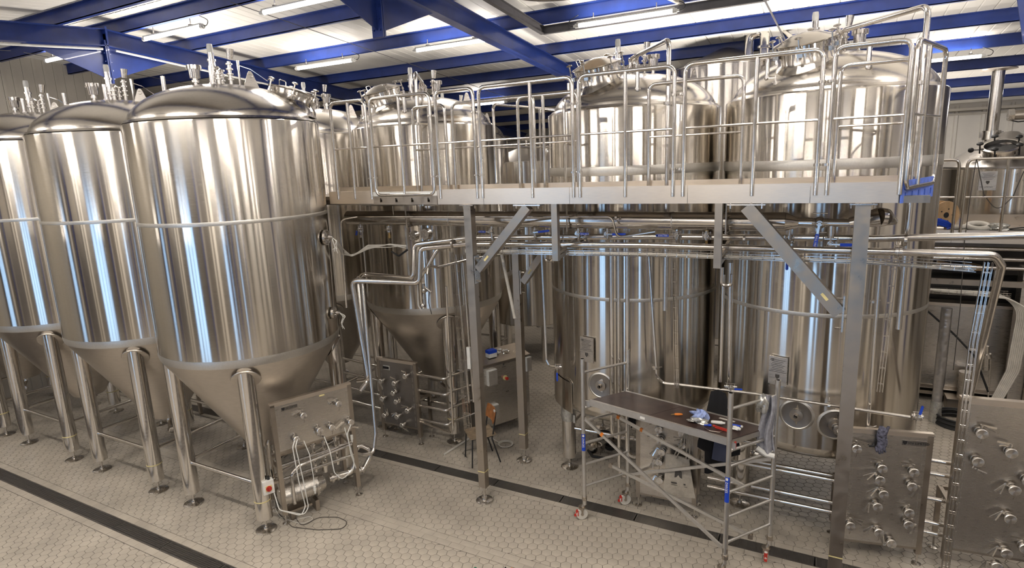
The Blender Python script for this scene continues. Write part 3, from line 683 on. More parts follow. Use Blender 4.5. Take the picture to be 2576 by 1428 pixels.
def brace(a, b, w=.1, lbl=False):
    a, b = Vector(a), Vector(b); m = MB(); m.bar(a, b, w, .1, up=(0, 1, 0)); c = m.build('brace', 'dull', plat)
    t = (b-a).normalized(); m = MB(); m.bar(a+t*.16+Vector((0, -.052, 0)), a+t*.24+Vector((0, -.052, 0)), .025, .002, up=(0, 1, 0)); m.build('label_sticker', 'yellow', c)
    s = 1 if b.x > a.x else -1; m = MB()
    m.box((b.x, b.y, ZB-.012), (.34, .12, .014))
    for q in (-.14, .14): m.cyl((b.x+q, b.y-.03, ZB-.05), (b.x+q, b.y-.03, ZB), .011, n=6)
    m.build('end_plate', 'cast', c); m = MB(); m.box((a.x-s*.03, a.y, a.z+.0), (.014, .11, .34))
    for q in (-.14, .14): m.cyl((a.x-s*.03, a.y-.03, a.z+q), (a.x+s*.03, a.y-.03, a.z+q), .011, n=6)
    m.build('end_plate', 'cast', c)
brace((-3.73, YF+.03, 3.14), (-3.03, YF+.03, 3.90)); brace((.14, YF+.03, 2.92), (-.70, YF+.03, 3.9), .12)
brace((-3.73, 7.27, 2.75), (-3.2, 7.27, 3.45), .09)
for x, px in ((-2.70, 1397), (-.95, 1806)):
    m = MB(); m.box((x, YF+.03, 3.61), (.07, .07, .64)); h = m.build('hanger', 'dull', plat)
    m = MB(); m.bar((x, YF+.06, 3.32), (x+.02, 6.88, 3.40), .045); m.bar((x, YF+.06, 3.36), (x+.02, 6.8, 3.50), .03); m.build('tray_arm', 'dull', h)
# handrails
def rail(y, xs, mid=None, close=False, zt=5.25, zb=4.0, ym=0, label='', pl=None, zm=4.66, clampR=True, r=.021):
    a, b = xs; L = b-a; base = Vector((a, y, zb)) if pl is None else Vector((*pl[0], zb))
    P = (lambda s, z: Vector((a+s, y, z))) if pl is None else (lambda s, z: Vector((pl[0][0]+(pl[1][0]-pl[0][0])*s/L, pl[0][1]+(pl[1][1]-pl[0][1])*s/L, z)))
    t = thing('handrail_panel', base, label, 'railing', 'steel railing panels of the walkway')
    m = MB(); lo = 4.05 if close else zb
    if close: m.tube([P(0, lo), P(0, zt), P(L, zt), P(L, lo)], r, 12, .09, True)
    else: m.tube([P(0, lo), P(0, zt), P(L, zt), P(L, lo)], r, 12, .09)
    m.build('rail_frame', 'pipe', t); m = MB(); m.cyl(P(0, zm), P(L, zm), .012, n=10); m.build('mid_rail', 'pipe', t)
    if mid: m = MB(); m.cyl(P(mid, lo), P(mid, zt), r*.95, n=12); m.build('mid_post', 'pipe', t)
    if clampR:
        for z in (4.27, 4.98):
            m = MB(); m.cyl(P(L-.01, z), P(L+.08, z), .007, n=8)
            for s in (0, .07):
                m.cyl(P(L+s, z-.012), P(L+s, z+.012), r+.009, n=12)
                q = P(L+s, z); m.cyl(q+Vector((0, -.045, 0)), q+Vector((0, .03, 0)), .009, n=6)
            m.build('clamp', 'cast', t)
    return t
rail(YF, (-5.88, -5.29), .3, label='handrail panel at the walkway start, next to the nearest tank')
rail(YF, (-5.215, -4.29), .46, True, label='swing gate railing with a rounded bottom loop above the slotted plate')
rail(YF, (-4.205, -3.68), label='narrow handrail panel directly right of the swing gate')
rail(YF, (-3.605, -2.46), .65, label='handrail panel in the gap between the tanks, with a centre post')
rail(YF, (-2.385, -1.395), .5, label='handrail panel before the middle upright tank')
rail(YF, (-1.295, -.12), .64, label='wide handrail panel before the gap of the two right tanks')
rail(YF, (-.03, .52), clampR=False, label='handrail panel at the right corner of the walkway')
rail(YF, (0, .92), .36, True, pl=((.56, 6.07), (.86, 6.94)), clampR=False, label='end gate railing over the blue filmed slotted plate')
YI = 6.86; zi = 5.19
for a, b, mid, lb in ((-5.15, -4.62, .27, 'inner railing behind the swing gate'), (-4.5, -3.3, None, 'inner railing behind the narrow panel, before the dark conical tank'), (-3.52, -2.72, .35, 'inner railing in the gap where the small roofed vessel shows'),
                      (-1.86, -.86, None, 'inner railing between the two upright tanks'), (.02, .62, None, 'inner railing beside the biggest upright tank')):
    rail(YI, (a, b), mid, zt=zi, zm=4.62, zb=4.02, label=lb, clampR=False)
# cross rails leading back between the tanks
for x in (-3.95, -2.95):
    t = thing('handrail_panel', (x, 7.0, 4.02), 'railing running back between the tanks, %s side' % ('left' if x < -3.5 else 'right'), 'railing', 'steel railing panels of the walkway')
    m = MB(); m.tube([(x, 7.0, 4.02), (x, 7.0, 5.15), (x+.3, 9.2, 5.15), (x+.3, 9.2, 4.02)], .02, 10, .08); m.build('rail_frame', 'pipe', t)
    m = MB(); m.cyl((x, 7.0, 4.6), (x+.3, 9.2, 4.6), .012, n=8); m.build('mid_rail', 'pipe', t)
    m = MB(); m.cyl((x+.15, 8.1, 4.02), (x+.15, 8.1, 5.15), .019, n=10); m.build('mid_post', 'pipe', t)
m = MB(); m.box((-3.35, 8.1, 3.99), (1.1, 2.3, .05)); m.build('rear_deck', 'dull', plat)

# ------------------------------------------------------------------ pipework under the walkway
def pipe(name, pts, r, label, n=12, bend=.08, mat='pipe', cat='pipe', group=None, clamps=(), cr=1.6):
    P = [Vector(p) for p in pts]; t = thing(name, P[0], label, cat, group); m = MB(); m.tube(P, r, n, bend); m.build('tube', mat, t)
    for q, ax in clamps:
        q = Vector(q); d = Vector(ax).normalized(); m = MB(); m.cyl(q-d*.012, q+d*.012, r*cr, n=14); k = d.orthogonal(); m.cyl(q+k*r*cr, q+k*(r*cr+.03), .008, n=6); m.build('clamp', 'cast', t)
    return t
HX = Vector((1, 0, 0))
h = thing('header_pipe', (-5.9, 6.55, 3.70), 'thick horizontal header pipe slung under the walkway deck', 'pipe')
m = MB(); m.cyl((-6.2, 6.55, 3.705), (-.38, 6.55, 3.705), .098, n=32); m.build('tube', 'pipe', h)
m = MB(); m.cyl((-.38, 6.55, 3.705), (-.26, 6.55, 3.70), .098, .05, 32); m.cyl((-.26, 6.55, 3.70), (-.14, 6.55, 3.70), .052, n=20); m.build('reducer', 'pipe', h)
for x in (-4.4, -2.6, -1.5, -.62):
    m = MB(); m.cyl((x-.006, 6.55, 3.705), (x+.006, 6.55, 3.705), .1, n=32); m.build('weld_ring', 'band', h)
for x in (-5.05, -2.7, -.93): m = MB(); m.box((x, 6.55, 3.6), (.03, .24, .012)); m.cyl((x, 6.42, 3.58), (x, 6.42, 3.97), .01, n=6); m.cyl((x, 6.68, 3.58), (x, 6.68, 3.97), .01, n=6); m.build('saddle', 'dull', h)
# big ball valve block at the right end of the header
def flange_valve(c, ax, r, L, label, hd, hl=.2, hw=.028, textbody=None, group='ball valves under the walkway', hoff=.05, name='ball_valve'):
    c, ax = Vector(c), Vector(ax).normalized(); hd = Vector(hd).normalized(); t = thing(name, c, label, 'valve', group)
    m = MB(); m.cyl(c-ax*L*.5, c+ax*L*.5, r*.72, n=16); m.sph(c, r*1.02, 12); m.build('body', 'cast', t)
    for s in (-1, 1):
        m = MB(); m.box(c+ax*L*.3*s, (.012, r*2.6, r*2.6), frame_of(ax) @ Matrix.Rotation(PI/2, 3, 'Y')) if r > .03 else m.cyl(c+ax*L*.3*s-ax*.006, c+ax*L*.3*s+ax*.006, r*1.35, n=16); m.build('flange', 'cast', t)
    m = MB(); u = ax.orthogonal().normalized(); w = ax.cross(u)
    for su in (-1, 1):
        for sw in (-1, 1): q = c+u*su*r*1.1+w*sw*r*1.1; m.cyl(q-ax*L*.42, q+ax*L*.42, .005, n=6)
    m.build('tie_bolt', 'cast', t)
    fr = Vector((0, -1, 0)); fr = (fr-ax*fr.dot(ax)).normalized()
    m = MB(); m.cyl(c, c+fr*(r+hoff), .012, n=10); m.cyl(c+fr*r, c+fr*(r+.012), .028, n=12); m.cyl(c+fr*(r+hoff), c+fr*(r+hoff+.008), .016, n=6); m.build('stem', 'cast', t)
    q = c+fr*(r+hoff); m = MB(); m.bar(q, q+hd*(hl*.45), hw*.6, .005, up=fr); m.build('lever', 'pipe', t)
    m = MB(); m.bar(q+hd*(hl*.36), q+hd*hl, hw, .014, up=fr); m.cyl(q+hd*hl-fr*.007, q+hd*hl+fr*.007, hw/2, n=12); g = m.build('grip', 'bluep', t)
    if textbody:
        rot = Matrix((hd, fr.cross(hd), fr)).transposed().to_euler()
        o = text(textbody, g, (q+hd*(hl*.42)+fr*.0085-fr.cross(hd)*hw*.28)-t.location, hw*.75, rot, 'whitep')
    return t
flange_valve((-.075, 6.55, 3.70), HX, .06, .16, 'large ball valve at the header pipe end with its blue grip pointing down', (-.12, 0, -1), .27, .035, 'BALL VALVE')
flange_valve((.03, 6.55, 3.50), (0, 0, 1), .04, .16, 'lower ball valve at the header end with a horizontal blue grip', (1, 0, 0), .23, .03)
m = MB(); m.cyl((.03, 6.55, 3.42), (.03, 6.55, 3.34), .03, .012, 12); m.cyl((.03, 6.55, 3.58), (.03, 6.55, 3.7), .03, n=12); m.build('drain_stub', 'pipe', h); m = MB(); m.cyl((-.0, 6.55, 3.7), (.18, 6.55, 3.7), .04, n=14); m.cyl((.18, 6.55, 3.7), (.42, 6.55, 3.76), .05, .09, 20); m.cyl((.42, 6.55, 3.76), (.46, 6.57, 3.755), .09, .085, 20); m.cyl((.46, 6.57, 3.755), (.56, 6.72, 3.70), .085, .03, 20); m.build('end_branch', 'pipe', h)
flange_valve((.27, 6.5, 3.70), (0, 0, 1), .03, .1, 'small ball valve left of the thick right column with upright blue grip', (.02, 0, -1), .2, .03, 'BALL VALVE')
VV = [((1237, 578), (-1, 0, .0), 'BALL VALVE', 'ball valve right of the first column with blue grip pointing left', .14), ((1455, 585), (1, 0, 0), 'BALL VALVE', 'ball valve with lettered blue grip pointing right, beside the first hanger', .15),
      ((1528, 575), (1, .2, 0), None, 'ball valve whose blue grip shows behind the bent thin pipe', .22), ((1703, 582), (-1, 0, 0), 'BALL VALVE', 'ball valve with blue grip pointing left towards the bent pipe', .2), ((1778, 578), (0, 1, 0), None, 'ball valve just left of the second hanger, grip turned away', .12),
      ((907, 575), (-.6, .5, -.6), None, 'ball valve furthest left with blue handle, near the loose cables', .14), ((1985, 603), (0, -.1, -1), 'BALL VALVE', 'ball valve with upright blue grip crossing the lower pipe', .28), ((1345, 573), (1, .4, .1), None, 'ball valve behind the diagonal brace with blue grip to the right', .2), ((978, 570), (0, 1, 0), None, 'ball valve with brass fitting beneath it', .1)]
for (px, py), hd, tb, lb, hl in VV:
    q = onY(px, py, 6.55); q.z = min(q.z, 3.55); flange_valve(q, (0, 0, 1), .026, .1, lb, hd, hl, .026, tb)
    m = MB(); m.cyl(q, (q.x, q.y, 3.64), .018, n=10); m.cyl((q.x, q.y, q.z-.1), q, .014, n=10); m.cyl((q.x, q.y, q.z-.13), (q.x, q.y, q.z-.09), .02, n=8); o = m.build('branch', 'brass' if px in (978, 1778) else 'pipe', h)
# pipe routes, each surveyed on its own vertical plane
A = onY
xA = lambda px, py, y: A(px, py, y)
z1 = 3.45
pipe('product_pipe', [A(928, 952, 5.75)+Vector((-.2, 0, -.06)), A(928, 955, 5.75), A(884, 705, 5.85), A(1055, 712, 6.15), A(1057, 625, 6.2), A(1180, 613, 6.4), A(1640, 617, 6.4), A(2200, 632, 6.4), A(2502, 641, 6.4), A(2520, 668, 6.5), A(2450, 955, 7.3), A(2428, 1036, 7.55)],
     .034, 'lower front pipe with a square jog, ending in the long slanting drop at the right', clamps=[(A(1140, 612, 6.33), HX), (A(1410, 614, 6.4), HX), (A(2255, 634, 6.4), HX), (A(2265, 634, 6.4), HX)])
pipe('product_pipe', [A(905, 985, 5.6), A(924, 960, 5.75), A(900, 702, 5.95), A(912, 690, 6.3), A(1040, 700, 6.3), A(1042, 615, 6.4), A(1185, 598, 6.6), A(1640, 595, 6.6), A(2200, 600, 6.6), A(2620, 590, 6.6)],
     .034, 'upper rear pipe of the pair, running level out of the right edge', clamps=[(A(1475, 597, 6.6), HX), (A(1873, 602, 6.6), HX), (A(2277, 604, 6.6), HX)])
pipe('drain_hose_pipe', [A(911, 1143, 5.35), A(940, 1140, 5.5), A(945, 1090, 5.6), A(912, 712, 5.95)], .022, 'slim pipe dropping beside the pump panel and bending left near the floor', bend=.1)
pipe('air_pipe', [A(872, 774, 5.95), A(858, 552, 6.2), A(900, 545, 6.3), A(1540, 545, 6.38), A(1552, 597, 6.38), A(1648, 582, 6.45)], .013, 'thin pipe running along the thick header and bending down at its right end', 8, .08, clamps=[(A(1550, 546, 6.38), HX)])
m = MB(); q = A(988, 518, 6.35); m.cyl(q, A(990, 546, 6.36), .006, n=6); m.build('hanger_rod', 'pipe', plat)
pipe('steam_pipe', [A(1075, 690, 6.3), A(1078, 668, 6.35), A(1100, 672, 6.6), A(1190, 650, 7.2), A(1395, 622, 8.6)], .02, 'pipe going back from the first column behind the square jog', clamps=[(A(1080, 672, 6.4), (1, .5, 0))])
pipe('return_pipe', [A(1160, 610, 6.9), A(1100, 628, 6.45), A(1077, 668, 6.4), A(1056, 700, 6.4), A(1060, 765, 6.5)], .026, 'short bent pipe above the sampling valve on the dark tank', bend=.06)
s = thing('sampling_valve', A(1065, 735, 6.5), 'double sampling valve hanging in front of the dark conical tank', 'valve'); m = MB()
for a, b, r in (((1064, 712), (1066, 735), .03), ((1066, 735), (1068, 765), .022), ((1062, 765), (1066, 775), .035), ((1066, 720), (1085, 735), .015)): m.cyl(A(*a, 6.5), A(*b, 6.5), r, n=12)
m.sph(A(1066, 730, 6.5), .045, 10); m.sph(A(1064, 768, 6.5), .045, 10); m.build('body', 'cast', s)
m = MB(); m.tube([A(1050, 710, 6.48), A(1052, 768, 6.48), A(1060, 780, 6.48)], .010, 8, .05); m.build('sight_tube', 'glass', s)
m = MB(); m.tube([A(1080, 735, 6.48), A(1078, 760, 6.48), A(1086, 790, 6.5)], .005, 6, .04); m.build('cable', 'black', s)
# pipes down the tank fronts
for k, (px, r, yb, lb) in enumerate(((1538, .03, 1.15, 'left'), (1556, .022, .62, 'middle'), (1578, .028, .92, 'right'))):
    q = A(px, 700, 6.78); pts = [(q.x, q.y, 3.5), (q.x, q.y, yb-.25)]
    pts += [(q.x+.25, q.y+.12, yb-.27)]
    pipe('riser_pipe', pts, r, '%s of three risers on the front of the middle upright tank' % lb, bend=.12, group='riser pipes on the middle tank')
pipe('cleaning_pipe', [A(1632, 640, 6.75), A(1652, 945, 6.75), A(1665, 962, 6.8), A(1900, 990, 6.8), A(1905, 991, 6.8), A(2290, 1049, 6.8)], .018, 'long level pipe past the round ports, rising at the middle tank', 10, .12, clamps=[(A(1648, 925, 6.75), (0, 0, 1)), (A(2085, 1020, 6.8), HX)], cr=2)
pipe('riser_pipe', [A(1360, 600, 6.95), A(1374, 905, 6.95), A(1382, 920, 6.95), A(1402, 922, 7.05)], .016, 'slim riser left of the middle upright tank ending in a valve', 8, .05)
flange_valve(A(1404, 922, 7.05), (1, .2, 0), .022, .1, 'outlet valve on the left flank of the middle upright tank, blue grip down', (0, 0, -1), .17, .022, None, group=None)
flange_valve(A(2308, 1046, 6.8), (1, 0, 0), .026, .1, 'valve at the right end of the long level pipe, blue grip up', (.2, .1, 1), .13, .022, None, group=None)
flange_valve(A(1838, 972, 6.85), (1, .1, 0), .024, .14, 'valve above the hanging black jacket on the long level pipe', (1, 0, .1), .12, .018, None, group=None)
pipe('riser_pipe', [A(1820, 690, 6.8), A(1812, 960, 6.8)], .02, 'riser pipe between the two upright tanks under the second hanger')
pipe('riser_pipe', [A(1838, 660, 7.0), A(1834, 960, 7.0)], .028, 'second thicker riser pipe between the two upright tanks')
pipe('riser_pipe', [A(2216, 650, 6.9), A(2183, 1075, 6.9)], .02, 'slim riser pipe right of the thick right column', clamps=[(A(2197, 758, 6.9), (0, 0, 1)), (A(2188, 1075, 6.9), (0, 0, 1))])
pipe('hose_pipe', [A(1262, 640, 6.75), A(1295, 800, 6.75)], .022, 'grey hose lance hanging right of the first column with a nozzle tip', 8, 0, 'cream'); 
for i, (p0, lb) in enumerate((((1380, 640), 'hook shaped pipe bend left of the middle tank'), ((1828, 700), 'hook shaped pipe bend right of the second hanger'))):
    q = A(*p0, 6.6); pipe('hook_pipe', [q+Vector((-.05, 0, .12)), q+Vector((-.05, 0, -.08)), q+Vector((.05, 0, -.08)), q+Vector((.05, 0, .05))], .018, lb, 8, .06)
# floor level pipe banks
ZP = [1.14, .99, .70, .42, .30]
for i, z in enumerate(ZP):
    pipe('floor_pipe', [(-1.15, 7.12, z), (1.42, 7.12, z)], .024, 'level pipe linking the valve panels, %s of five from the top' % ('first', 'second', 'third', 'fourth', 'lowest')[i], group='level pipes between the valve panels', clamps=[((.98, 7.12, z), HX)])
for i, z in enumerate((1.18, .92, .66, .42)):
    pipe('loop_pipe', [(-5.62, 7.1, z), (-5.1, 7.13, z-.02), (-5.06, 7.25, z), (-4.85, 7.8, z)], .022, 'pipe loop from the small dark valve panel round the tank leg, %s from the top' % ('first', 'second', 'third', 'fourth')[i], group='pipe loops beside the dark valve panel', bend=.06)
    pipe('floor_pipe', [(-7.6, 7.3, z), (-6.3, 7.2, z-.02)], .022, 'level pipe left of the small dark valve panel, %s from the top' % ('first', 'second', 'third', 'fourth')[i], group='level pipes left of the dark valve panel')
pipe('riser_pipe', [A(1122, 720, 6.9), (A(1140, 1080, 6.9)), A(1136, 1090, 6.95), A(1060, 1060, 7.1)], .018, 'tall slim riser passing in front of the dark tank leg', 8, .1)
for px0, px1, lb in ((1147, 1180, 'first'), (1163, 1192, 'second')):
    pipe('riser_pipe', [A(px0, 640, 7.3), A(px1, 1010, 7.3)], .022, '%s riser pipe left of the first column' % lb)
pk = thing('pipe_rack', (-10, 6.35, 0), 'low rack of level pipes behind the front row tank legs', 'pipe rack')
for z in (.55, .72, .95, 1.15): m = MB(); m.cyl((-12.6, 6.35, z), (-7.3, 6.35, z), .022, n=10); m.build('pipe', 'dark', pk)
for x in (-12.4, -10.2, -8.9, -7.6):
    m = MB(); m.box((x, 6.40, .62), (.05, .05, 1.2)); po = m.build('post', 'dull', pk); m = MB(); m.lathe((x, 6.40, 0), [(.045, 0), (.045, .01), (.012, .02), (.012, .05)], 16, cap=True); m.build('foot', 'cast', po)
    m = MB(); m.box((x, 6.62, .5), (.4, .45, .04)) if x > -10.3 else m.box((x, 6.4, .3), (.3, .04, .04)); m.build('shelf', 'dull', pk)
# cable trays of welded wire
def tray(path, w, hgt, step, label, side=(0, 1, 0), name='cable_tray'):
    P = [Vector(p) for p in path]; t = thing(name, P[0], label, 'cable tray'); s = Vector(side).normalized()
    d = (P[-1]-P[0]).normalized(); u = Vector((0, 0, 1)) if abs(d.z) < .7 else d.cross(s)
    m = MB()
    for a, b in ((0, hgt), (0, hgt/2), (0, 0), (w/3, 0), (2*w/3, 0), (w, 0), (w, hgt/2), (w, hgt)):
        m.tube([p+s*a+u*b for p in P], .0032, 4)
    m.build('long_wire', 'pipe', t); m = MB()
    for p, q in zip(P, P[1:]):
        n = max(1, int((q-p).length/step))
        for k in range(n):
            c = p.lerp(q, (k+.5)/n); m.tube([c+u*hgt, c, c+s*w, c+s*w+u*hgt], .003, 4)
    o = m.build('cross_wire', 'pipe', t); return t
tray([A(1165, 636, 6.22), A(1640, 645, 6.22), A(2180, 663, 6.22), A(2455, 684, 6.22)], .2, .05, .1, 'wire mesh cable tray under the front pipes')
m = MB(); [m.tube([A(1170, 634-k*2, 6.3+.03*k), A(1640, 643-k*2, 6.3+.03*k), A(2180, 661-k*2, 6.3+.03*k), A(2440, 681, 6.3+.03*k)], .006, 5) for k in range(4)]
solo('cable_bundle', m, 'cream', 'grey cables lying in the wire tray under the pipes', 'cable')
tray([A(2478, 660, 6.6), A(2440, 860, 6.6), A(2372, 1410, 6.6), Vector((A(2372, 1410, 6.6).x, 6.6, .01))], .045, .06, .15, 'upright wire cable ladder by the big right hand valve panel', (0, 1, 0))
tray([A(2243, 655, 6.9), A(2206, 985, 6.9)], .03, .05, .16, 'upright wire cable ladder on the right flank of the biggest tank', (0, 1, 0))
tray([A(1692, 660, 6.75), A(1697, 975, 6.75)], .03, .04, .14, 'upright wire cable ladder in the gap right of the middle tank', (0, 1, 0))
tray([A(1133, 640, 6.9), A(1168, 1080, 6.9)], .05, .10, .16, 'upright wire cable ladder beside the control cabinet', (0, 1, 0))
m = MB()
for k in range(6):
    random.seed(40+k); j = lambda q: random.uniform(-q, q)
    m.tube([A(846, 604+k, 5.9), A(862, 625+3*k, 6.1), A(885, 645+j(4), 6.3), A(925, 622+j(6), 6.4), A(980, 618+j(5), 6.5), A(1022, 620+j(5), 6.5)], .007, 5, .05)
solo('cable_bundle', m, 'cream', 'loose pale cables sagging from the nearest tank to the dark tank', 'cable')
m = MB(); m.tube([A(985, 632, 6.5), A(1003, 644, 6.5), A(1025, 628, 6.5)], .014, 8, .05); solo('cable_loop', m, 'black', 'black hose loop under the pale cables', 'cable')
# pneumatic actuators over the jog
for px, py, r in ((1045, 592, .07), (1075, 588, .085)):
    q = A(px, py, 6.7); t = thing('actuator', q, ('smaller left' if px == 1045 else 'larger right')+' round valve actuator behind the pipe jog', 'valve'); m = MB(); m.cyl(q, q+Vector((0, -.07, 0)), r, r*.85, 18); m.build('body', 'cast', t); m = MB()
    for k in range(8): a = k*PI/4; m.cyl(q+Vector((math.cos(a)*r*.85, -.08, math.sin(a)*r*.85)), q+Vector((math.cos(a)*r*.85, .01, math.sin(a)*r*.85)), .009, n=6)
    m.build('bolt_ring', 'cast', t)
# short insulated stack behind the jog
q = A(1085, 560, 7.0); pipe('vent_duct', [q+Vector((0, 0, .25)), q+Vector((0, 0, -.25))], .14, 'wide short vertical duct under the walkway behind the round actuators', 20, 0)

# ------------------------------------------------------------------ valve panels
def valve_on(par, u, z, la, r=.042, lev=.15, cap=True, y0=0, chain=True):
    """butterfly valve with a blind cap facing -y and a pair of lever wires at angle la"""
    m = MB(); Rm = frame_of((0, -1, 0)); p = Vector((u, y0, z))
    m.cyl(p, p+Vector((0, -.075, 0)), r*.72, n=16); m.cyl(p+Vector((0, -.03, 0)), p+Vector((0, -.042, 0)), r*1.15, n=18); v = B(m, 'valve', 'cast', par)
    m = MB(); m.lathe(p+Vector((0, -.075, 0)), [(r*.8, -.005), (r*1.12, 0), (r*1.12, .014), (r*1.0, .02), (r*.9, .02), (r*.3, .018), (.001, .018)], 24, Rm); B(m, 'cap', 'turned', v)
    m = MB(); d = Vector((math.cos(la), 0, math.sin(la))); hd = Vector((math.cos(la+1.35), -.1, math.sin(la+1.35))).normalized()
    q = p+Vector((0, -.05, 0)); m.cyl(q, q+d*(r*1.75), .009, n=8); m.cyl(q+d*r*1.3, q+d*r*1.8, .014, n=8)
    e = q+d*r*1.7; m.bar(e, e+hd*lev, .006, .02, up=d); m.bar(e, e+hd*lev*.9+d*-.035+Vector((0, -.02, 0)), .004, .012, up=d); B(m, 'lever', 'pipe', v)
    if chain:
        m = MB(); m.tube([p+Vector((0, -.07, -r)), p+Vector((.004, -.075, -r-.03)), p+Vector((-.003, -.07, -r-.055))], .0035, 5); B(m, 'chain', 'dull', v)
    return v
def vpanel(A_, B_, z0, z1, label, valves, depth=.32, frame=.055, low=None, back=True, r=.042, plate_mat='plate', extra=0):
    A_, B_ = Vector((*A_[:2], 0)), Vector((*B_[:2], 0)); L = (B_-A_).length; rz = math.atan2(B_.y-A_.y, B_.x-A_.x)
    t = local_thing('valve_panel', A_, label, 'valve panel', 'steel valve panels', rz)
    m = MB(); m.box((L/2, -.004, (z0+z1)/2), (L-.05, .006, z1-z0-.02)); pl = B(m, 'plate', plate_mat, t)
    m = MB()
    for x in (.028, L-.028):
        k = 0; z = z0+.02
        while z < z1-.08: m.box((x+(.03 if x < L/2 else -.03), -.0085, z+.04), (.004, .003, .07)); z += .11
    B(m, 'weld_beads', 'band', t)['kind'] = 'stuff'
    for x in (0, L):
        m = MB(); m.box((x, .02, (.13+z1)/2), (frame, frame, z1-.13)); p_ = B(m, 'post', 'dull', t)
        m = MB(); m.lathe((x, .02, 0), [(.045, 0), (.046, .008), (.02, .02), (.010, .022), (.010, .14)], 18, cap=True); B(m, 'foot', 'cast', p_)
        if back:
            m = MB(); m.box((x, depth, (.16+.75)/2), (.045, .045, .6)); p_ = B(m, 'post', 'dull', t)
            m = MB(); m.lathe((x, depth, 0), [(.045, 0), (.046, .008), (.02, .02), (.010, .022), (.010, .17)], 18, cap=True); B(m, 'foot', 'cast', p_)
            m = MB(); m.bar((x, .04, .74), (x, depth, .74), .04); m.bar((x, .04, .2), (x, depth, .2), .035) if False else None; B(m, 'side_rail', 'dull', t)
    m = MB(); m.box((L/2, .02, z1), (L+frame, frame, frame*.9)); B(m, 'top_rail', 'fascia', t)
    m = MB(); m.box((L/2, .01, z0), (L-frame, .03, .035)); B(m, 'bottom_rail', 'dull', t)
    if back: m = MB(); m.box((L/2, depth, .74), (L, .04, .04)); B(m, 'rear_rail', 'dull', t)
    for u, z, la, lev in valves: valve_on(t, u, z, la, r, lev, y0=-.006)
    return t, L
def makerplate(par, u, z, w, h, txt, size):
    m = MB(); m.box((u, -.009, z), (w, .004, h)); p_ = B(m, 'name_plate', 'dark', par)
    m = MB(); q = Vector((u-w*.38, -.012, z)); s = h*.36; m.prism([q+Vector((-s, 0, s)), q+Vector((s, 0, s)), q+Vector((s, 0, -s*.2)), q+Vector((0, 0, -s*1.1)), q+Vector((-s, 0, -s*.2))], (0, -.002, 0)); B(m, 'shield_emblem', 'black', p_)
    text(txt, p_, (u-w*.26, -.0125, z-size*.35), size, (PI/2, 0, 0), 'cast' if False else 'black'); return p_
D = math.radians
# pump panel beside the nearest tank
A1, B1 = onZ(722, 1318, 0), onZ(905, 1245, 0)
p1, L1 = vpanel(A1, B1, .98, 1.61, 'pump panel beside the nearest tank, with white cables looped over its valves', [], depth=.45)
for u, z, la, lev in ((.34, 1.40, D(95), .16), (.80, 1.42, D(100), .12), (.52, 1.14, D(-110), .10), (.68, 1.13, D(-50), .15), (.94, 1.12, D(-100), .12), (.22, 1.12, D(-100), .09)):
    valve_on(p1, u, z, la, .038, lev, y0=-.006); 
    m = MB(); m.cyl((u-.08, -.004, z+.01), (u-.08, -.03, z+.01), .024, n=12) if la > 0 else m.cyl((u, 0, z+.05), (u, -.03, z+.05), .012); B(m, 'spigot', 'cast', p1)
makerplate(p1, .2, 1.53, .2, .05, 'SSV LIMITED', .028)
m = MB(); m.box((.62, -.009, 1.57), (.07, .002, .018)); B(m, 'label_sticker', 'yellow', p1)
for z, y in ((.78, .03), (.60, .03), (.93, .2), (.86, .3)):
    m = MB(); m.cyl((0, y, z), (L1, y, z), .022 if z != .78 else .026, n=10) if z != .93 else m.bar((0, y, z), (L1, y, z), .03); B(m, 'cross_tube', 'pipe', p1)
for u in (.48, .62, .78): m = MB(); m.cyl((u, .12, .5), (u, .12, 1.0), .024, n=12); m.cyl((u, .12, .72), (u, .12, .74), .04, n=12); m.cyl((u, .12, .88), (u, .12, .90), .04, n=12); B(m, 'riser', 'pipe', p1)
m = MB(); m.tube([(.12, -.03, .25), (.12, -.03, .66), (.25, -.02, .74), (.95, .0, .78)], .022, 10, .08); B(m, 'bent_tube', 'pipe', p1)
m = MB(); m.tube([(-.06, .1, 1.15), (-.08, .1, 1.1), (-.06, .12, .6)], .026, 10, .04); m.cyl((-.06, .12, .62), (-.06, .12, .6), .045, n=14); B(m, 'side_tube', 'pipe', p1)
pm = thing('pump', p1.location+Vector((.1, .4, 0)), 'centrifugal pump with ribbed motor cowl under the pump panel', 'pump'); pm.rotation_euler = p1.rotation_euler; LOCAL.add(pm.name)
pm.location = p1.location
zc = .33; yc = .12
m = MB(); m.cyl((.02, yc, zc), (.42, yc, zc), .135, n=28); m.cyl((-.02, yc, zc), (.03, yc, zc), .10, .13, 24)
for k in range(9): m.cyl((.06+k*.038, yc, zc), (.072+k*.038, yc, zc), .141, n=28)
B(m, 'motor', 'plate', pm)
m = MB(); m.cyl((.42, yc, zc), (.45, yc, zc), .165, n=32); m.cyl((.45, yc, zc), (.56, yc, zc), .12, .10, 28); B(m, 'lantern', 'cast', pm); m = MB()
for k in range(12): a = k*PI/6; m.cyl((.445, yc+.145*math.cos(a), zc+.145*math.sin(a)), (.465, yc+.145*math.cos(a), zc+.145*math.sin(a)), .011, n=6)
B(m, 'bolt_ring', 'cast', pm)
m = MB(); m.lathe((.56, yc, zc), [(.10, 0), (.15, .01), (.155, .07), (.1, .09), (.06, .1)], 32, frame_of((1, 0, 0))); B(m, 'volute', 'cast', pm)
m = MB(); m.tube([(.64, yc, zc), (.78, yc, zc), (.95, yc-.02, zc+.0), (1.02, yc-.02, zc+.1)], .045, 14, .1); m.cyl((.66, yc, zc), (.69, yc, zc), .07, n=18); m.cyl((.74, yc, zc), (.76, yc, zc), .065, n=18); B(m, 'inlet_bend', 'pipe', pm)
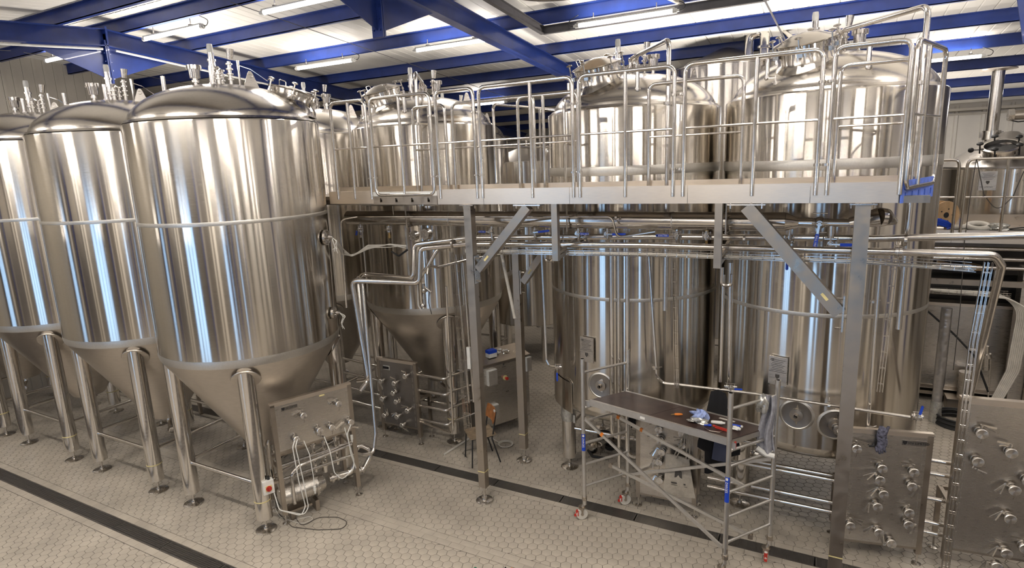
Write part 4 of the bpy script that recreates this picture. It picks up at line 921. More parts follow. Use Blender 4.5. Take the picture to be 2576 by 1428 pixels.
m = MB(); m.tube([(1.0, yc+.05, .62), (1.15, yc+.05, .62), (1.24, yc, .55), (1.24, yc-.02, .45), (1.12, yc-.04, .32), (1.0, yc-.04, .3)], .034, 12, .07); m.cyl((1.08, yc+.05, .62), (1.1, yc+.05, .62), .055, n=14); m.cyl((1.1, yc-.04, .315), (1.08, yc-.04, .31), .055, n=14); B(m, 'return_bend', 'pipe', pm)
m = MB(); m.cyl((.60, yc, zc+.13), (.60, yc, zc+.3), .04, n=14); m.cyl((.60, yc, zc+.22), (.60, yc, zc+.24), .06, n=14); B(m, 'discharge', 'pipe', pm)
m = MB(); m.box((.2, yc, .13), (.3, .2, .03)); m.box((.1, yc, .06), (.05, .18, .12)); m.box((.42, yc, .08), (.05, .2, .15)); B(m, 'base', 'dull', pm)
sw = local_thing('isolator_switch', p1.location+Vector((-.02, -.05, 0)), 'white isolator box with a red rotary knob beside the nearest tank leg', 'switch', None, p1.rotation_euler.z); zc2 = .61
m = MB(); m.box((-.12, -.02, zc2), (.13, .09, .17)); B(m, 'box', 'whitep', sw); m = MB(); m.cyl((-.12, -.062, zc2-.01), (-.12, -.08, zc2-.01), .034, n=18); m.box((-.12, -.088, zc2-.01), (.022, .02, .055)); B(m, 'rotary_knob', 'red', sw)
m = MB(); m.box((-.12, -.066, zc2-.01), (.075, .004, .075)); B(m, 'knob_plate', 'yellow', sw); m = MB(); m.cyl((-.1, -.02, zc2+.085), (-.1, -.02, zc2+.13), .016, n=10); B(m, 'cable_gland', 'black', sw)
m = MB(); m.bar((-.12, .03, .6), (.03, .03, .6), .03); B(m, 'mount', 'dull', sw)
m = MB(); m.lathe((0, 0, 0), [(.10, 0), (.13, .01), (.135, .05), (.12, .06), (.12, .08), (.135, .09), (.13, .14), (.09, .15), (.001, .15)], 28, frame_of((-.2, -1, 0)))
o = solo('cable_drum', MB().add([v+onZ(690, 1225, .22) for v in m.v], m.f), 'dull', 'coiled grey hose drum behind the nearest tank front leg', 'hose drum')
# white looped cables
def cable(pts, r, mat, label, group=None, n=6, bend=.08, name='cable'):
    m = MB(); m.tube(pts, r, n, bend); return solo(name, m, mat, label, 'cable', group)
T_ = lambda u, y, z: p1.location+Matrix.Rotation(p1.rotation_euler.z, 3, 'Z') @ Vector((u, y, z))
for k, (u, dz) in enumerate(((.20, 0), (.235, .03))):
    cable([T_(u, -.09, 1.14), T_(u-.05, -.12, 1.05), T_(u-.03+.02*k, -.13, .6), T_(u+.02, -.12, .22-dz), T_(u-.05, -.14, .12), T_(-.1, -.12, .3), T_(-.12, -.06, .52)], .007, 'whitep', 'white cable looped from the left valve down to the floor, %s strand' % ('outer', 'inner')[k], 'white cables on the pump panel')
cable([T_(.30, -.1, 1.08), T_(.34, -.13, .9), T_(.36, -.12, .6), T_(.36, -.12, .42)], .006, 'whitep', 'white cable with a plug hanging near the pump motor', 'white cables on the pump panel')
cable([T_(.56, -.1, 1.05), T_(.60, -.14, .85), T_(.62, -.16, .55), T_(.70, -.18, .42), T_(.90, -.12, .48), T_(.92, -.1, .6), T_(.84, -.1, 1.08)], .007, 'whitep', 'white cable hanging in a U between two valves of the pump panel', 'white cables on the pump panel')
cable([T_(.93, -.1, 1.1), T_(.86, -.12, 1.0), T_(.88, -.12, .7), T_(.93, -.12, .48)], .007, 'whitep', 'white cable falling from the right valve of the pump panel', 'white cables on the pump panel')
for p_, lb in (((.36, -.12, .38), 'near the motor'), ((.93, -.08, .88), 'by the right post')):
    m = MB(); q = T_(*p_); m.cyl(q, q+Vector((0, 0, .06)), .018, n=10); m.cyl(q-Vector((0, 0, .04)), q, .01, n=8); solo('plug', m, 'whitep', 'small white plug dangling %s' % lb, 'plug')
g = lambda px, py: onZ(px, py, .008)
cable([g(742, 1300), g(760, 1325), g(800, 1300), g(850, 1300), g(876, 1312), g(862, 1330), g(800, 1332), g(735, 1325), g(700, 1290)], .005, 'grout', 'thin dark cable looping on the tiles in front of the pump panel', bend=.15)
cable([g(700, 1262), g(690, 1275), g(705, 1300), g(760, 1318), g(790, 1305), g(780, 1298), g(740, 1308)], .005, 'cream', 'pale thin cable curled on the tiles by the tank foot', bend=.1)

# panel behind the scaffold, dark panel, two right panels
A3, B3 = onZ(1605, 1272, 0), onZ(1745, 1302, 0)
L_, R_ = D(125), D(-15)
p3, L3 = vpanel(A3, B3, .19, 1.3, 'valve panel behind the scaffold with a canvas bag hung on it', [(.04, 1.28, D(95), .12), (.27, 1.14, D(92), .13), (.545, 1.14, D(92), .14), (.29, 1.0, D(120), .13), (.55, .985, D(95), .1), (.31, .85, D(150), .13), (.28, .71, D(170), .12), (.29, .47, D(150), .12)])
A6, B6 = onZ(968, 1098, 0), onZ(1058, 1118, 0)
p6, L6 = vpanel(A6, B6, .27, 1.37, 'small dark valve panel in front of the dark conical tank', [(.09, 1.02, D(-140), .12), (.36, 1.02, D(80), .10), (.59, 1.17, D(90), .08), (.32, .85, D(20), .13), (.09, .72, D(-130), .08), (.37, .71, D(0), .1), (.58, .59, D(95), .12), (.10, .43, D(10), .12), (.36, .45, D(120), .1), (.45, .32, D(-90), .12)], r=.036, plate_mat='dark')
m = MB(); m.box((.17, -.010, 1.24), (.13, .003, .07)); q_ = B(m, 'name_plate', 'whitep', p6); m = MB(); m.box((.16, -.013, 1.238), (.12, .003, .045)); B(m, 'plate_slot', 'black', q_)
A4, B4 = onZ(2112, 1395, 0), onZ(2306, 1420, 0)
up, left, rt, lo = D(92), D(140), D(-8), D(150)
p4, L4 = vpanel(A4, B4, .2, 1.49, 'valve panel right of the thick column with a speckled glove draped on top', [], depth=.42)
for u, z, a, lev in ((.06, 1.32, D(88), -.12), (.31, 1.12, up, .13), (.30, .99, D(125), .12), (.345, .83, D(135), .12), (.30, .68, D(165), .11), (.06, .42, D(88), -.13), (.335, .38, D(140), .11), (.46, .27, D(215), -.13), (.60, 1.11, up, .13), (.595, .95, D(-5), -.14), (.595, .65, up, .13), (.60, .51, D(-5), -.12)):
    valve_on(p4, u, z, a, .044, lev, y0=-.006)
makerplate(p4, .60, 1.40, .22, .055, 'SSV LIMITED', .036)
A5 = Vector((1.30, 6.93, 0)); B5 = A5+Vector((.93, .11, 0)); 
p5, L5 = vpanel(A5, B5, .28, 1.92, 'largest valve panel, cut off by the lower right corner', [], depth=.42, frame=.07)
import itertools
def pan_uz(px, py):
    t = (B5-A5).normalized(); n = Vector((t.y, -t.x, 0)); d = ray(px, py); s = (A5-CAM).dot(n)/d.dot(n); P = CAM+d*s; return (P-A5).dot(t), P.z
for (px, py), a, lev in (((2463, 1082), up, -.13), ((2536, 1130), up, .12), ((2453, 1152), D(-110), .13), ((2544, 1222), lo, .12), ((2533, 1293), D(140), .12), ((2524, 1379), D(150), .12), ((2570, 1366), up, .12), ((2500, 1412), D(160), .1), ((2578, 1200), D(60), .1)):
    u, z = pan_uz(px, py); valve_on(p5, u, z, a, .047, lev, y0=-.006)
for t_, LL in ((p4, L4), (p3, L3)):
    for z in (1.14, .99, .70, .42): m = MB(); m.tube([(.3, .0, z), (.3, .12, z), (.3, .18, z)], .022, 8, .05); B(m, 'rear_stub', 'pipe', t_)

# ------------------------------------------------------------------ control cabinet and what lies on it
CA, CB = onZ(1215, 1110, 0), onZ(1335, 1068, 0); CL = .96; crz = math.atan2(CB.y-CA.y, CB.x-CA.x)
cab = local_thing('control_cabinet', CA, 'steel electrical cabinet behind the first column, with a red stop button', 'cabinet', None, crz)
m = MB(); m.box((CL/2, .2, .72), (CL, .4, 1.04)); B(m, 'body', 'dark', cab)
m = MB(); m.box((CL/2, -.012, .72), (CL-.03, .022, 1.0)); dd = B(m, 'door', 'plate', cab)
m = MB(); m.box((CL-.12, -.035, .62), (.025, .02, .16)); B(m, 'door_handle', 'pipe', dd)
m = MB(); m.prism([(-.02, -.04, 1.26), (-.02, .42, 1.34), (-.02, .42, 1.36), (-.02, -.04, 1.28)], (CL+.04, 0, 0)); B(m, 'roof', 'dull', cab)
for x in (.06, CL-.06):
    for y in (.04, .36): m = MB(); m.box((x, y, .1), (.05, .05, .2)); B(m, 'leg', 'dull', cab)
def cbox(u, z, w, h, name='terminal_box'):
    m = MB(); m.box((u, -.05, z), (w, .06, h)); c = B(m, name, 'whitep', cab); m = MB(); m.box((u, -.085, z), (w-.012, .012, h-.012)); B(m, 'lid', 'alu', c)
cbox(.20, 1.06, .17, .25); cbox(.22, .47, .14, .24); cbox(.92, 1.12, .1, .24)
m = MB(); m.cyl((.47, -.024, .98), (.47, -.034, .98), .042, n=24); b_ = B(m, 'button_ring', 'yellow', cab); m = MB(); m.cyl((.47, -.034, .98), (.47, -.07, .98), .014); m.cyl((.47, -.06, .98), (.47, -.085, .98), .026, n=18); B(m, 'stop_button', 'red', b_)
m = MB(); q = Vector((.45, -.024, 1.21)); m.prism([q+Vector((-.016, 0, .02)), q+Vector((.016, 0, .02)), q+Vector((.016, 0, 0)), q+Vector((0, 0, -.022)), q+Vector((-.016, 0, 0))], (0, -.002, 0)); m.box((.45, -.025, 1.172), (.07, .002, .008)); m.box((.5, -.025, .74), (.06, .002, .01)); B(m, 'door_emblem', 'engr', dd)
C_ = lambda u, y, z: CA+Matrix.Rotation(crz, 3, 'Z') @ Vector((u, y, z))
Rc = Matrix.Rotation(crz, 3, 'Z')
def onroof(u, y): return C_(u, y, 1.285+.174*(y+.04))
q = onroof(.34, .16); bx = thing('carton', q, 'small blue and white carton lying on the control cabinet', 'box'); m = MB(); m.box(q+Vector((0, 0, .035)), (.15, .11, .07), Rc); m.build('body', 'whitep', bx); m = MB(); m.box(q+Vector((-.0, 0, .095)), (.152, .112, .05), Rc); m.build('lid', 'bluep', bx)
q = onroof(.05, .06); bt = thing('spray_bottle', q, 'small bottle with pale nozzle and dark red body on the cabinet edge', 'bottle'); m = MB(); m.lathe(q, [(.03, 0), (.032, .01), (.032, .10), (.014, .125)], 16, cap=True); m.build('body', 'red', bt); m = MB(); m.lathe(q+Vector((0, 0, .122)), [(.014, 0), (.014, .03), (.02, .035), (.006, .08)], 12, cap=True); m.build('nozzle', 'cream', bt)
for k in range(4):
    q = onroof(-.02+.05*k, .25); m = MB(); m.box((0, 0, .09), (.006, .15, .18)); m.box((0, -.07, .09), (.012, .012, .19)); m.box((0, .07, .09), (.012, .012, .19))
    for j in range(5): m.box((0, -.04+j*.02, .09), (.012, .006, .16))
    Rk = Matrix.Rotation(crz, 3, 'Z') @ Matrix.Rotation(-.2, 3, 'Y'); m2 = MB().add([Rk @ v+q for v in m.v], m.f)
    solo('file_tray', m2, 'engr', '%s of four dark clear racks leaning at the left on the cabinet roof' % ('first', 'second', 'third', 'fourth')[k], 'rack', 'dark racks on the cabinet roof')
for k, (u, y, mt) in enumerate(((.50, .2, 'whitep'), (.56, .12, 'cast'), (.62, .22, 'whitep'), (.68, .15, 'cast'), (.6, .28, 'whitep'))):
    q = onroof(u, y); m = MB(); random.seed(k); m.sph(q+Vector((0, 0, .02)), .022, 8); m.cyl(q+Vector((0, 0, .015)), q+Vector((random.uniform(-.06, .06), random.uniform(-.05, .05), .03)), .012, n=8); solo('loose_fitting', m, mt, '%s small loose fitting on the cabinet roof, counted from the carton' % ('first', 'second', 'third', 'fourth', 'fifth')[k], 'fitting', 'loose fittings on the cabinet roof')
m = MB(); m.box(onY(1180, 900, 6.35), (.05, .03, .3)); t = solo('junction_strip', m, 'whitep', 'white terminal strip fixed left of the first column', 'terminal strip')
m = MB(); cc = onZ(1272, 1118, .01)
for k in range(3):
    m.tube([cc+Vector((math.cos(a)*(.10+.01*k), math.sin(a)*(.10+.01*k), .004+.008*k)) for a in [2*PI*i/20 for i in range(20)]], .006, 5, close=True)
m.tube([cc+Vector((-.1, 0, .01)), cc+Vector((-.3, .0, .08)), C_(.3, .1, .2)], .006, 5, .05)
solo('cable_coil', m, 'cream', 'pale coiled cable on the tiles under the cabinet', 'cable')
m = MB(); m.tube([onZ(1118, 1142, .015), onZ(1200, 1090, .015)], .018, 8); solo('loose_tube', m, 'cream', 'pale tube lying on the tiles left of the chair', 'tube')
m = MB(); m.tube([onZ(1175, 1150, .01), onZ(1160, 1135, .01), onZ(1200, 1125, .01), onZ(1230, 1140, .01), onZ(1200, 1158, .01)], .006, 5, .1); solo('floor_cable', m, 'dark', 'dark thin cable curled on the tiles beneath the chair', 'cable')

# ------------------------------------------------------------------ chair
ch = local_thing('chair', (-4.44, 7.03, 0), 'small school chair with orange brown plywood backrest beside the first column', 'chair', None, D(48))
def chpt(x, y, z): return (x, y, z)
for s in (-1, 1):
    m = MB(); m.tube([(-.2, s*.19, 0), (-.17, s*.17, .42), (-.15, s*.17, .44)], .011, 8, .02); B(m, 'leg', 'black', ch)
    m = MB(); m.tube([(.24, s*.19, 0), (.13, s*.17, .40), (.15, s*.17, .46), (.21, s*.17, .80)], .011, 8, .05); B(m, 'leg', 'black', ch)
    m = MB(); m.cyl((-.18, s*.17, .43), (.15, s*.17, .43), .010, n=8); B(m, 'seat_rail', 'black', ch)
def curved(mb, f, nu, nv, th):     # thin curved board from f(u,v)->(point), thickness along normal
    P = [[Vector(f(i/nu, j/nv)) for j in range(nv+1)] for i in range(nu+1)]; vs = []; N = (nu+1)*(nv+1)
    for side in (0, 1):
        for i in range(nu+1):
            for j in range(nv+1):
                a = P[min(i+1, nu)][j]-P[max(i-1, 0)][j]; b = P[i][min(j+1, nv)]-P[i][max(j-1, 0)]; n = a.cross(b); n = n.normalized() if n.length > 1e-9 else Vector((0, 0, 1)); vs.append(P[i][j]+n*th*(side-.5))
    w = nv+1; fs = []
    for i in range(nu):
        for j in range(nv): q = (i*w+j, i*w+j+1, (i+1)*w+j+1, (i+1)*w+j); fs.append(q); fs.append(tuple(N+k for k in reversed(q)))
    bd = [(i, 0) for i in range(nu+1)]+[(nu, j) for j in range(1, nv+1)]+[(i, nv) for i in range(nu-1, -1, -1)]+[(0, j) for j in range(nv-1, 0, -1)]
    for k in range(len(bd)): a, b = bd[k], bd[(k+1) % len(bd)]; fs.append((a[0]*w+a[1], b[0]*w+b[1], N+b[0]*w+b[1], N+a[0]*w+a[1]))
    return mb.add(vs, fs)
rc = lambda t: math.copysign(abs(t)**.8, t)
m = curved(MB(), lambda u, v: ((u-.5)*.40, (v-.5)*.40*(1-.12*abs(2*u-1)**4), .45-.018*math.sin(PI*u)*math.sin(PI*v)+.01*(u-.5)), 10, 10, .012); B(m, 'seat', 'seat', ch)
m = curved(MB(), lambda u, v: (.155+.045*(u)+.03*math.sin(PI*v)-.0, (v-.5)*.38*(1-.1*abs(2*u-1)**4), .62+.2*u-.0), 8, 10, .010); B(m, 'backrest', 'wood', ch)
m = MB(); m.box((.195, -.15, .81), (.014, .05, .03)); B(m, 'worn_patch', 'whitep', ch)

# ------------------------------------------------------------------ scaffold tower
PF, PB_, QB = Vector((-2.47, 6.25, 0)), Vector((-2.08, 6.78, 0)), Vector((-.36, 6.35, 0)); QF = Vector((-.745, 5.82, 0))
sc = thing('scaffold_tower', (-1.4, 6.3, 0), 'rolling aluminium scaffold with a dark plywood deck in front of the tanks', 'scaffold')
UP = Vector((0, 0, 1))
for i, (p, nm) in enumerate(((PF, 0), (PB_, 0), (QB, 1), (QF, 1))):
    m = MB(); m.cyl(p+UP*.2, p+UP*2.06, .025, n=16); m.cyl(p+UP*2.06, p+UP*2.1, .02, n=14); m.cyl(p+UP*1.93, p+UP*2.1, .028, n=16); ps = B(m, 'post', 'alu', sc) if False else m.build('post', 'alu', sc)
    m = MB(); m.cyl(p+UP*.26, p+UP*.31, .031, n=14); m.box(p+UP*.29+Vector((.02, -.02, 0)), (.03, .03, .03)); m.build('collar', 'dull', ps)
    m = MB(); w = p+Vector((-.03, -.02, .065)); dirx = Vector((1, .3, 0)).normalized(); ax = Vector((.85, -.5, 0)).normalized() if i != 2 else Vector((1, .1, 0)).normalized()
    ax = Vector((.6, -.8, 0)) if i in (0, 1) else ax; w = w+UP*.01
    m.lathe(w-ax*.016, [(.02, 0), (.07, .0), (.075, .008), (.075, .026), (.07, .034), (.02, .034)], 28, frame_of(ax), True); wh = m.build('wheel', 'cream', sc)
    m = MB(); m.cyl(w-ax*.025, w+ax*.025, .018, n=12); m.build('hub', 'dull', wh)
    m = MB(); m.box(w+UP*.07, (.06, .06, .02)); m.bar(w+ax*.026+UP*.08, w+ax*.026, .022, .005, up=ax); m.bar(w-ax*.026+UP*.08, w-ax*.026, .022, .005, up=ax); m.cyl(w+UP*.07, p+UP*.22, .022, n=12); m.cyl(w+UP*.085, w+UP*.10, .045, n=16); m.build('caster_fork', 'dull', wh)
    m = MB(); e = ax.cross(UP).normalized(); m.box(w+e*.055+UP*.02, (.035, .035, .07)); m.box(w+e*.08+UP*-.01, (.03, .03, .02)); m.build('brake_pedal', 'red', wh)
for a, b in ((PF, PB_), (QF, QB)):
    for z in (.45, .74, 1.02, 1.31, 1.48, 1.93):
        if a is PF and z in (.74,): pass
        m = MB(); m.cyl(a+UP*z, b+UP*z, .016, n=12); m.cyl(a.lerp(b, .05)+UP*z, a.lerp(b, .0)+UP*z, .021, n=12); m.build('rung', 'alu', sc)
def flatbar(a, b, w=.035, h=.022, nm='brace'):
    m = MB(); m.bar(a, b, h, w, up=UP); o = m.build(nm, 'alu', sc); t = (Vector(b)-Vector(a)).normalized()
    for e in (a, b): m = MB(); m.box(Vector(e), (.05, .04, .05)); m.cyl(Vector(e)+UP*-.035, Vector(e)+UP*.035, .012, n=8); m.build('hook', 'dull', o)
    return o
o = flatbar(PF+UP*1.36, QF+UP*.36); m = MB(); q = (PF+UP*1.36).lerp(QF+UP*.36, .14); d_ = (QF-PF-UP).normalized(); m.bar(q, q+d_*.035, .025, .038, up=UP); m.build('tape_mark', 'orange', o)
flatbar(PB_+UP*.42, QB+UP*1.22)
o = flatbar(PB_.lerp(PF, .3)+UP*1.28, QF.lerp(QB, .45)+UP*.98); m = MB(); q = PB_.lerp(PF, .3)+UP*1.28; r2 = QF.lerp(QB, .45)+UP*.98; m.bar(q.lerp(r2, .02), q.lerp(r2, .045), .025, .039, up=UP); m.bar(q.lerp(r2, .22), q.lerp(r2, .24), .025, .039, up=UP); m.build('tape_mark', 'orange', o)
o = flatbar(PB_.lerp(PF, .4)+UP*.62, QF.lerp(QB, .55)+UP*.40)
# deck
n_in = .03; a0, a1, a2, a3 = PF.lerp(QF, .02), QF.lerp(PF, .02), QB.lerp(PB_, .02), PB_.lerp(QB, .02)
k1, k2 = .10, .90; f0, f1, r0, r1 = a0.lerp(a3, k1), a1.lerp(a2, k1), a0.lerp(a3, k2), a1.lerp(a2, k2)
dk = MB().prism([f0+UP*1.565, f1+UP*1.565, r1+UP*1.565, r0+UP*1.565], UP*.015).build('deck_board', 'ply', sc)
m = MB(); jm = (f0+f1)/2; jr = (r0+r1)/2; m.bar(f0.lerp(f1, .45)+UP*1.5805, r0.lerp(r1, .45)+UP*1.5805, .004, .001); m.build('hatch_joint', 'black', dk)
m = MB(); m.prism([r0.lerp(r1, .70)+UP*1.5805+Vector((.01, -.06, 0)), r0.lerp(r1, .80)+UP*1.5805+Vector((.01, -.06, 0)), r0.lerp(r1, .80)+UP*1.5805+Vector((.0, -.09, 0)), r0.lerp(r1, .70)+UP*1.5805+Vector((0, -.09, 0))], UP*.002); m.build('rating_label', 'cream', dk)
for p, q, h in ((f0, f1, .075), (r0, r1, .075)): m = MB(); m.bar(p+UP*1.545, q+UP*1.545, .03, h); m.build('deck_beam', 'alu', sc)
for p, q in ((f0, r0), (f1, r1)): m = MB(); m.bar(p+UP*1.545, q+UP*1.545, .025, .05); m.build('deck_end', 'alu', sc)
for p in (f0, f1, r0, r1):
    e = (p-(f0+f1+r0+r1)/4).normalized(); m = MB(); m.box(p+e*.03+UP*1.525, (.06, .03, .07)); m.build('deck_hook', 'alu', sc)
m = MB(); m.box(f1+UP*1.53+(QF-PF).normalized()*.05, (.018, .035, .07)); m.build('hook_pad', 'red', sc)
dF = (QF-PF).normalized(); nF = Vector((dF.y, -dF.x, 0))
m = MB(); q = f0.lerp(f1, .42)+UP*1.545+nF*.016; m.bar(q-dF*.03, q+dF*.03, .002, .03, up=UP); m.build('rating_label', 'whitep', sc)
def sleeve(p, z0, z1, txt, ang):
    m = MB(); n = 8; vs = []; r = .0262
    for k in range(n+1): a = ang+(k/n-.5)*2.2; vs += [Vector((p.x+r*math.cos(a), p.y+r*math.sin(a), z0)), Vector((p.x+r*math.cos(a), p.y+r*math.sin(a), z1))]
    m.add(vs, [(2*k, 2*k+2, 2*k+3, 2*k+1) for k in range(n)]); o = m.build('brand_sleeve', 'bluep', sc)
    d = Vector((math.cos(ang), math.sin(ang), 0)); q = p+d*.0275; tdir = Vector((-d.y, d.x, 0)); rot = Matrix((-UP, tdir, d)).transposed().to_euler()
    text(txt, o, q+UP*(z1-.05)-tdir*.012-sc.location, .034, rot, 'whitep'); 
    m = MB(); m.bar(q+UP*(z1-.008), q+UP*(z1-.035), .024, .001, up=d); m.build('brand_square', 'whitep', o)
sleeve(QF, .92, 1.20, 'ZARGES', D(-100)); sleeve(PF, .93, 1.15, 'ZARGES', D(-75))

# things on and around the scaffold
dq = lambda s, w, z=0: f0.lerp(f1, s).lerp(r0.lerp(r1, s), w)+UP*(1.581+z)
def crumple(mb, c, rx, ry, rz, seed, n=14, amp=.35, skirt=0):
    random.seed(seed); vs = []; fs = []
    ph = [(random.uniform(0, 6), random.uniform(1.5, 5), random.uniform(1.5, 6)) for _ in range(6)]
    for i in range(n+1):
        th = PI*i/n
        for j in range(2*n):
            f = 2*PI*j/(2*n); w = 1+amp*sum(math.sin(p+a*f*1.0//1*1.0+0*b) if False else math.sin(p+round(a)*f+b*th) for p, a, b in ph)/2.2
            w = max(w, .25); vs.append(Vector((c[0]+rx*w*math.sin(th)*math.cos(f), c[1]+ry*w*math.sin(th)*math.sin(f), max(c[2]+rz*w*math.cos(th), c[2]-rz*.95))))
    for i in range(n):
        for j in range(2*n): a = i*2*n+j; b = i*2*n+(j+1) % (2*n); fs.append((a, b, b+2*n, a+2*n))
    return mb.add(vs, fs)
q = dq(.68, .52); m = crumple(MB(), q+UP*.05, .085, .06, .055, 3); solo('tissue', m, 'ragb', 'crumpled pale blue tissue on the scaffold deck', 'tissue')
q = dq(.71, .35); m = crumple(MB(), q+UP*.022, .10, .05, .023, 8); solo('plastic_bag', m, 'film', 'clear blue tinted plastic bag crumpled beside the tissue', 'plastic bag')
q = dq(.56, .42, .016); o = thing('screwdriver', q, 'short screwdriver with an orange handle alone on the scaffold deck', 'screwdriver'); m = MB(); m.lathe(q, [(.004, -.045), (.012, -.04), (.014, 0), (.011, .03), (.007, .045)], 12, frame_of((.9, .35, 0)), True); m.build('handle', 'orange', o); m = MB(); m.cyl(q-Vector((.04, .015, 0)), q-Vector((.075, .028, .006)), .005, n=6); m.build('tip', 'brass', o)
q = dq(.82, .35, .012); m = MB(); m.bar(q, q+Vector((.15, -.05, 0)), .012, .012); m.bar(q+Vector((.01, -.03, 0)), q+Vector((.15, -.08, 0)), .012, .012); m.cyl(q+Vector((-.005, -.012, 0)), q+Vector((-.005, -.012, .012)), .014); solo('pliers', m, 'red', 'red handled pliers near the right front scaffold post', 'pliers')
q = dq(.80, .52, .02); m = MB(); m.lathe(q, [(.014, -.07), (.018, -.06), (.02, .04), (.012, .055), (.012, .075)], 14, frame_of((.9, -.1, .1)), True); o = solo('glue_tube', m, 'whitep', 'white cartridge lying beside the red pliers', 'tube')
q = dq(.86, .62, .014); m = MB(); m.cyl(q, q+Vector((.1, -.01, 0)), .012, n=10); solo('marker_pen', m, 'bluep', 'blue violet marker behind the white cartridge', 'pen')
q = dq(.79, .30, .012); m = MB(); m.cyl(q, q+Vector((.03, .01, .0)), .014, n=12); m.cyl(q-Vector((.04, .015, 0)), q, .008, n=8); solo('bung', m, 'bluep', 'small bright blue bung at the tip of the plastic bag', 'bung')
q = dq(.92, .50); m = crumple(MB(), q+UP*.016, .045, .03, .016, 21, 10); m.sph(q+Vector((.05, .03, .03)), .014, 8); solo('glove_scrap', m, 'whitep', 'white crumpled plastic scrap at the right end of the scaffold deck', 'plastic scrap')
m = MB(); q = dq(.88, .25, .004); m.tube([q+Vector((-.16, .0, 0)), q+Vector((-.1, -.05, 0)), q+Vector((0, -.05, 0)), q+Vector((.03, .02, 0))], .003, 5, .03); solo('thin_wire', m, 'dull', 'thin wire curled on the deck below the pliers', 'wire')
# draped cloths as folded sheets
def drape(name, f, nu, nv, th, mat, label, cat, base):
    m = curved(MB(), f, nu, nv, th); return solo(name, m, mat, label, cat, None, base)
RT = QF.lerp(QB, .82)
def sweat(u, v):
    z = 1.97-.62*v; w = .045+.03*v; a = (u-.5)*2
    return (RT.x+a*w*1.1+.02*math.sin(5*v+1), RT.y-.045-.02*math.sin(9*u+3*v)+.02*math.cos(14*u), z+.015*math.sin(8*u))
drape('grey_cloth', sweat, 22, 20, .012, 'rag', 'long grey garment hanging from the top rung of the right scaffold end', 'cloth', RT+UP*1.3)
m = MB(); m.tube([RT+UP*1.36+Vector((-.09, -.05, .02)), RT+UP*1.33+Vector((.0, -.06, 0)), RT+UP*1.34+Vector((.08, -.05, -.02))], .028, 8, .03); solo('cloth_cuff', m, 'whitep', 'pale cuff hanging at the bottom of the grey garment', 'cloth')
q = QF.lerp(QB, .68)+UP*1.9; m = crumple(MB(), q+Vector((0, -.01, -.02)), .05, .04, .09, 31, 12); solo('white_rag', m, 'film', 'small whitish rag knotted on the top rung beside the grey garment', 'rag')
q = onY(1808, 985, 6.72)
def jack(u, v):
    w = (.075+.16*min(1, v*1.6)) if v < .72 else .12+.1*(1-v); a = (u-.5)*2
    return (q.x+a*w+.03*math.sin(3*v), q.y-.02-.035*math.sin(7*u+1)*(.3+v)-.03*math.cos(PI*a/2), q.z+.04-1.02*v+.03*abs(a)*(-1))
drape('black_jacket', jack, 24, 26, .02, 'jacket', 'black jacket hanging behind the scaffold deck, reaching down past it', 'jacket', (q.x, q.y, q.z-1))
def jack2(u, v):
    a = (u-.5)*2; w = .05+.04*v; return (q.x+.05+a*w, q.y-.085-.02*math.cos(PI*a/2), q.z-.42-.38*v)
drape('jacket_lining', jack2, 10, 12, .012, 'navy', 'grey blue garment folded over the lower black jacket', 'cloth', (q.x, q.y-.08, q.z-.8))
# canvas bag on the panel
P3 = lambda u, y, z: p3.location+Matrix.Rotation(p3.rotation_euler.z, 3, 'Z') @ Vector((u, y, z))
bg_ = local_thing('canvas_bag', p3.location, 'pale canvas tote bag with a dark ribbon print hung on the valve panel', 'bag', None, p3.rotation_euler.z)
m = curved(MB(), lambda u, v: (.355+.02*v+(.20-.07*v)*0+(u)*(.27+.10*(1-v)), -.13-.035*math.sin(PI*u)*math.sin(PI*min(1, v+.1))-.008*math.sin(11*u+4*v), .36+.50*v+.012*math.sin(5*u)), 14, 16, .02); B(m, 'body', 'bag', bg_)
for s in (0, .035): m = MB(); m.tube([(.46+s, -.14-s/3, .84), (.55+s, -.15, 1.05), (.60, -.12, 1.22), (.62+s, -.15, 1.05), (.61+s, -.14, .84)], .008, 6, .06); B(m, 'strap', 'bag', bg_)
m = MB(); c = Vector((.53, -.178, .66)); m.prism([c+Vector((-.022, 0, .05)), c+Vector((.022, 0, .05)), c+Vector((.04, 0, .02)), c+Vector((.045, 0, -.06)), c+Vector((.02, 0, -.05)), c+Vector((0, 0, -.02)), c+Vector((-.02, 0, -.05)), c+Vector((-.045, 0, -.06)), c+Vector((-.04, 0, .02))], (0, -.002, 0)); m.box((.53, -.172, .525), (.17, .002, .018)); m.box((.54, -.170, .495), (.19, .002, .004)); B(m, 'ribbon_print', 'green', bg_) if False else B(m, 'ribbon_print', 'engr', bg_)
# glove on the right panel
P4 = lambda u, y, z: p4.location+Matrix.Rotation(p4.rotation_euler.z, 3, 'Z') @ Vector((u, y, z))
gv = thing('work_glove', P4(.27, -.02, 1.36), 'speckled dark work glove draped over the top rail of the valve panel', 'glove')
m = MB(); q = P4(.27, -.03, 1.44)
m = curved(m, lambda u, v: tuple(P4(.235+.085*u+.03*v+.012*math.sin(7*v), -.05-.02*math.sin(PI*u)+.05*max(0, v-.75)*2, 1.33+.24*v+.008*math.sin(9*u))), 10, 12, .02); m.build('palm', 'camo', gv)
for k, (du, dl) in enumerate(((0, .05), (.025, .07), (.05, .06), (.075, .045), (-.03, .03))):
    m = MB(); a = P4(.245+du, -.06, 1.35+(.03 if k == 4 else 0)); m.tube([a, a+Vector((.0, -.01, -dl*.6)), a+Vector((.01 if k < 4 else -.035, 0, -dl))], .012, 8, .01); m.build('finger', 'camo' if k < 4 else 'black', gv)
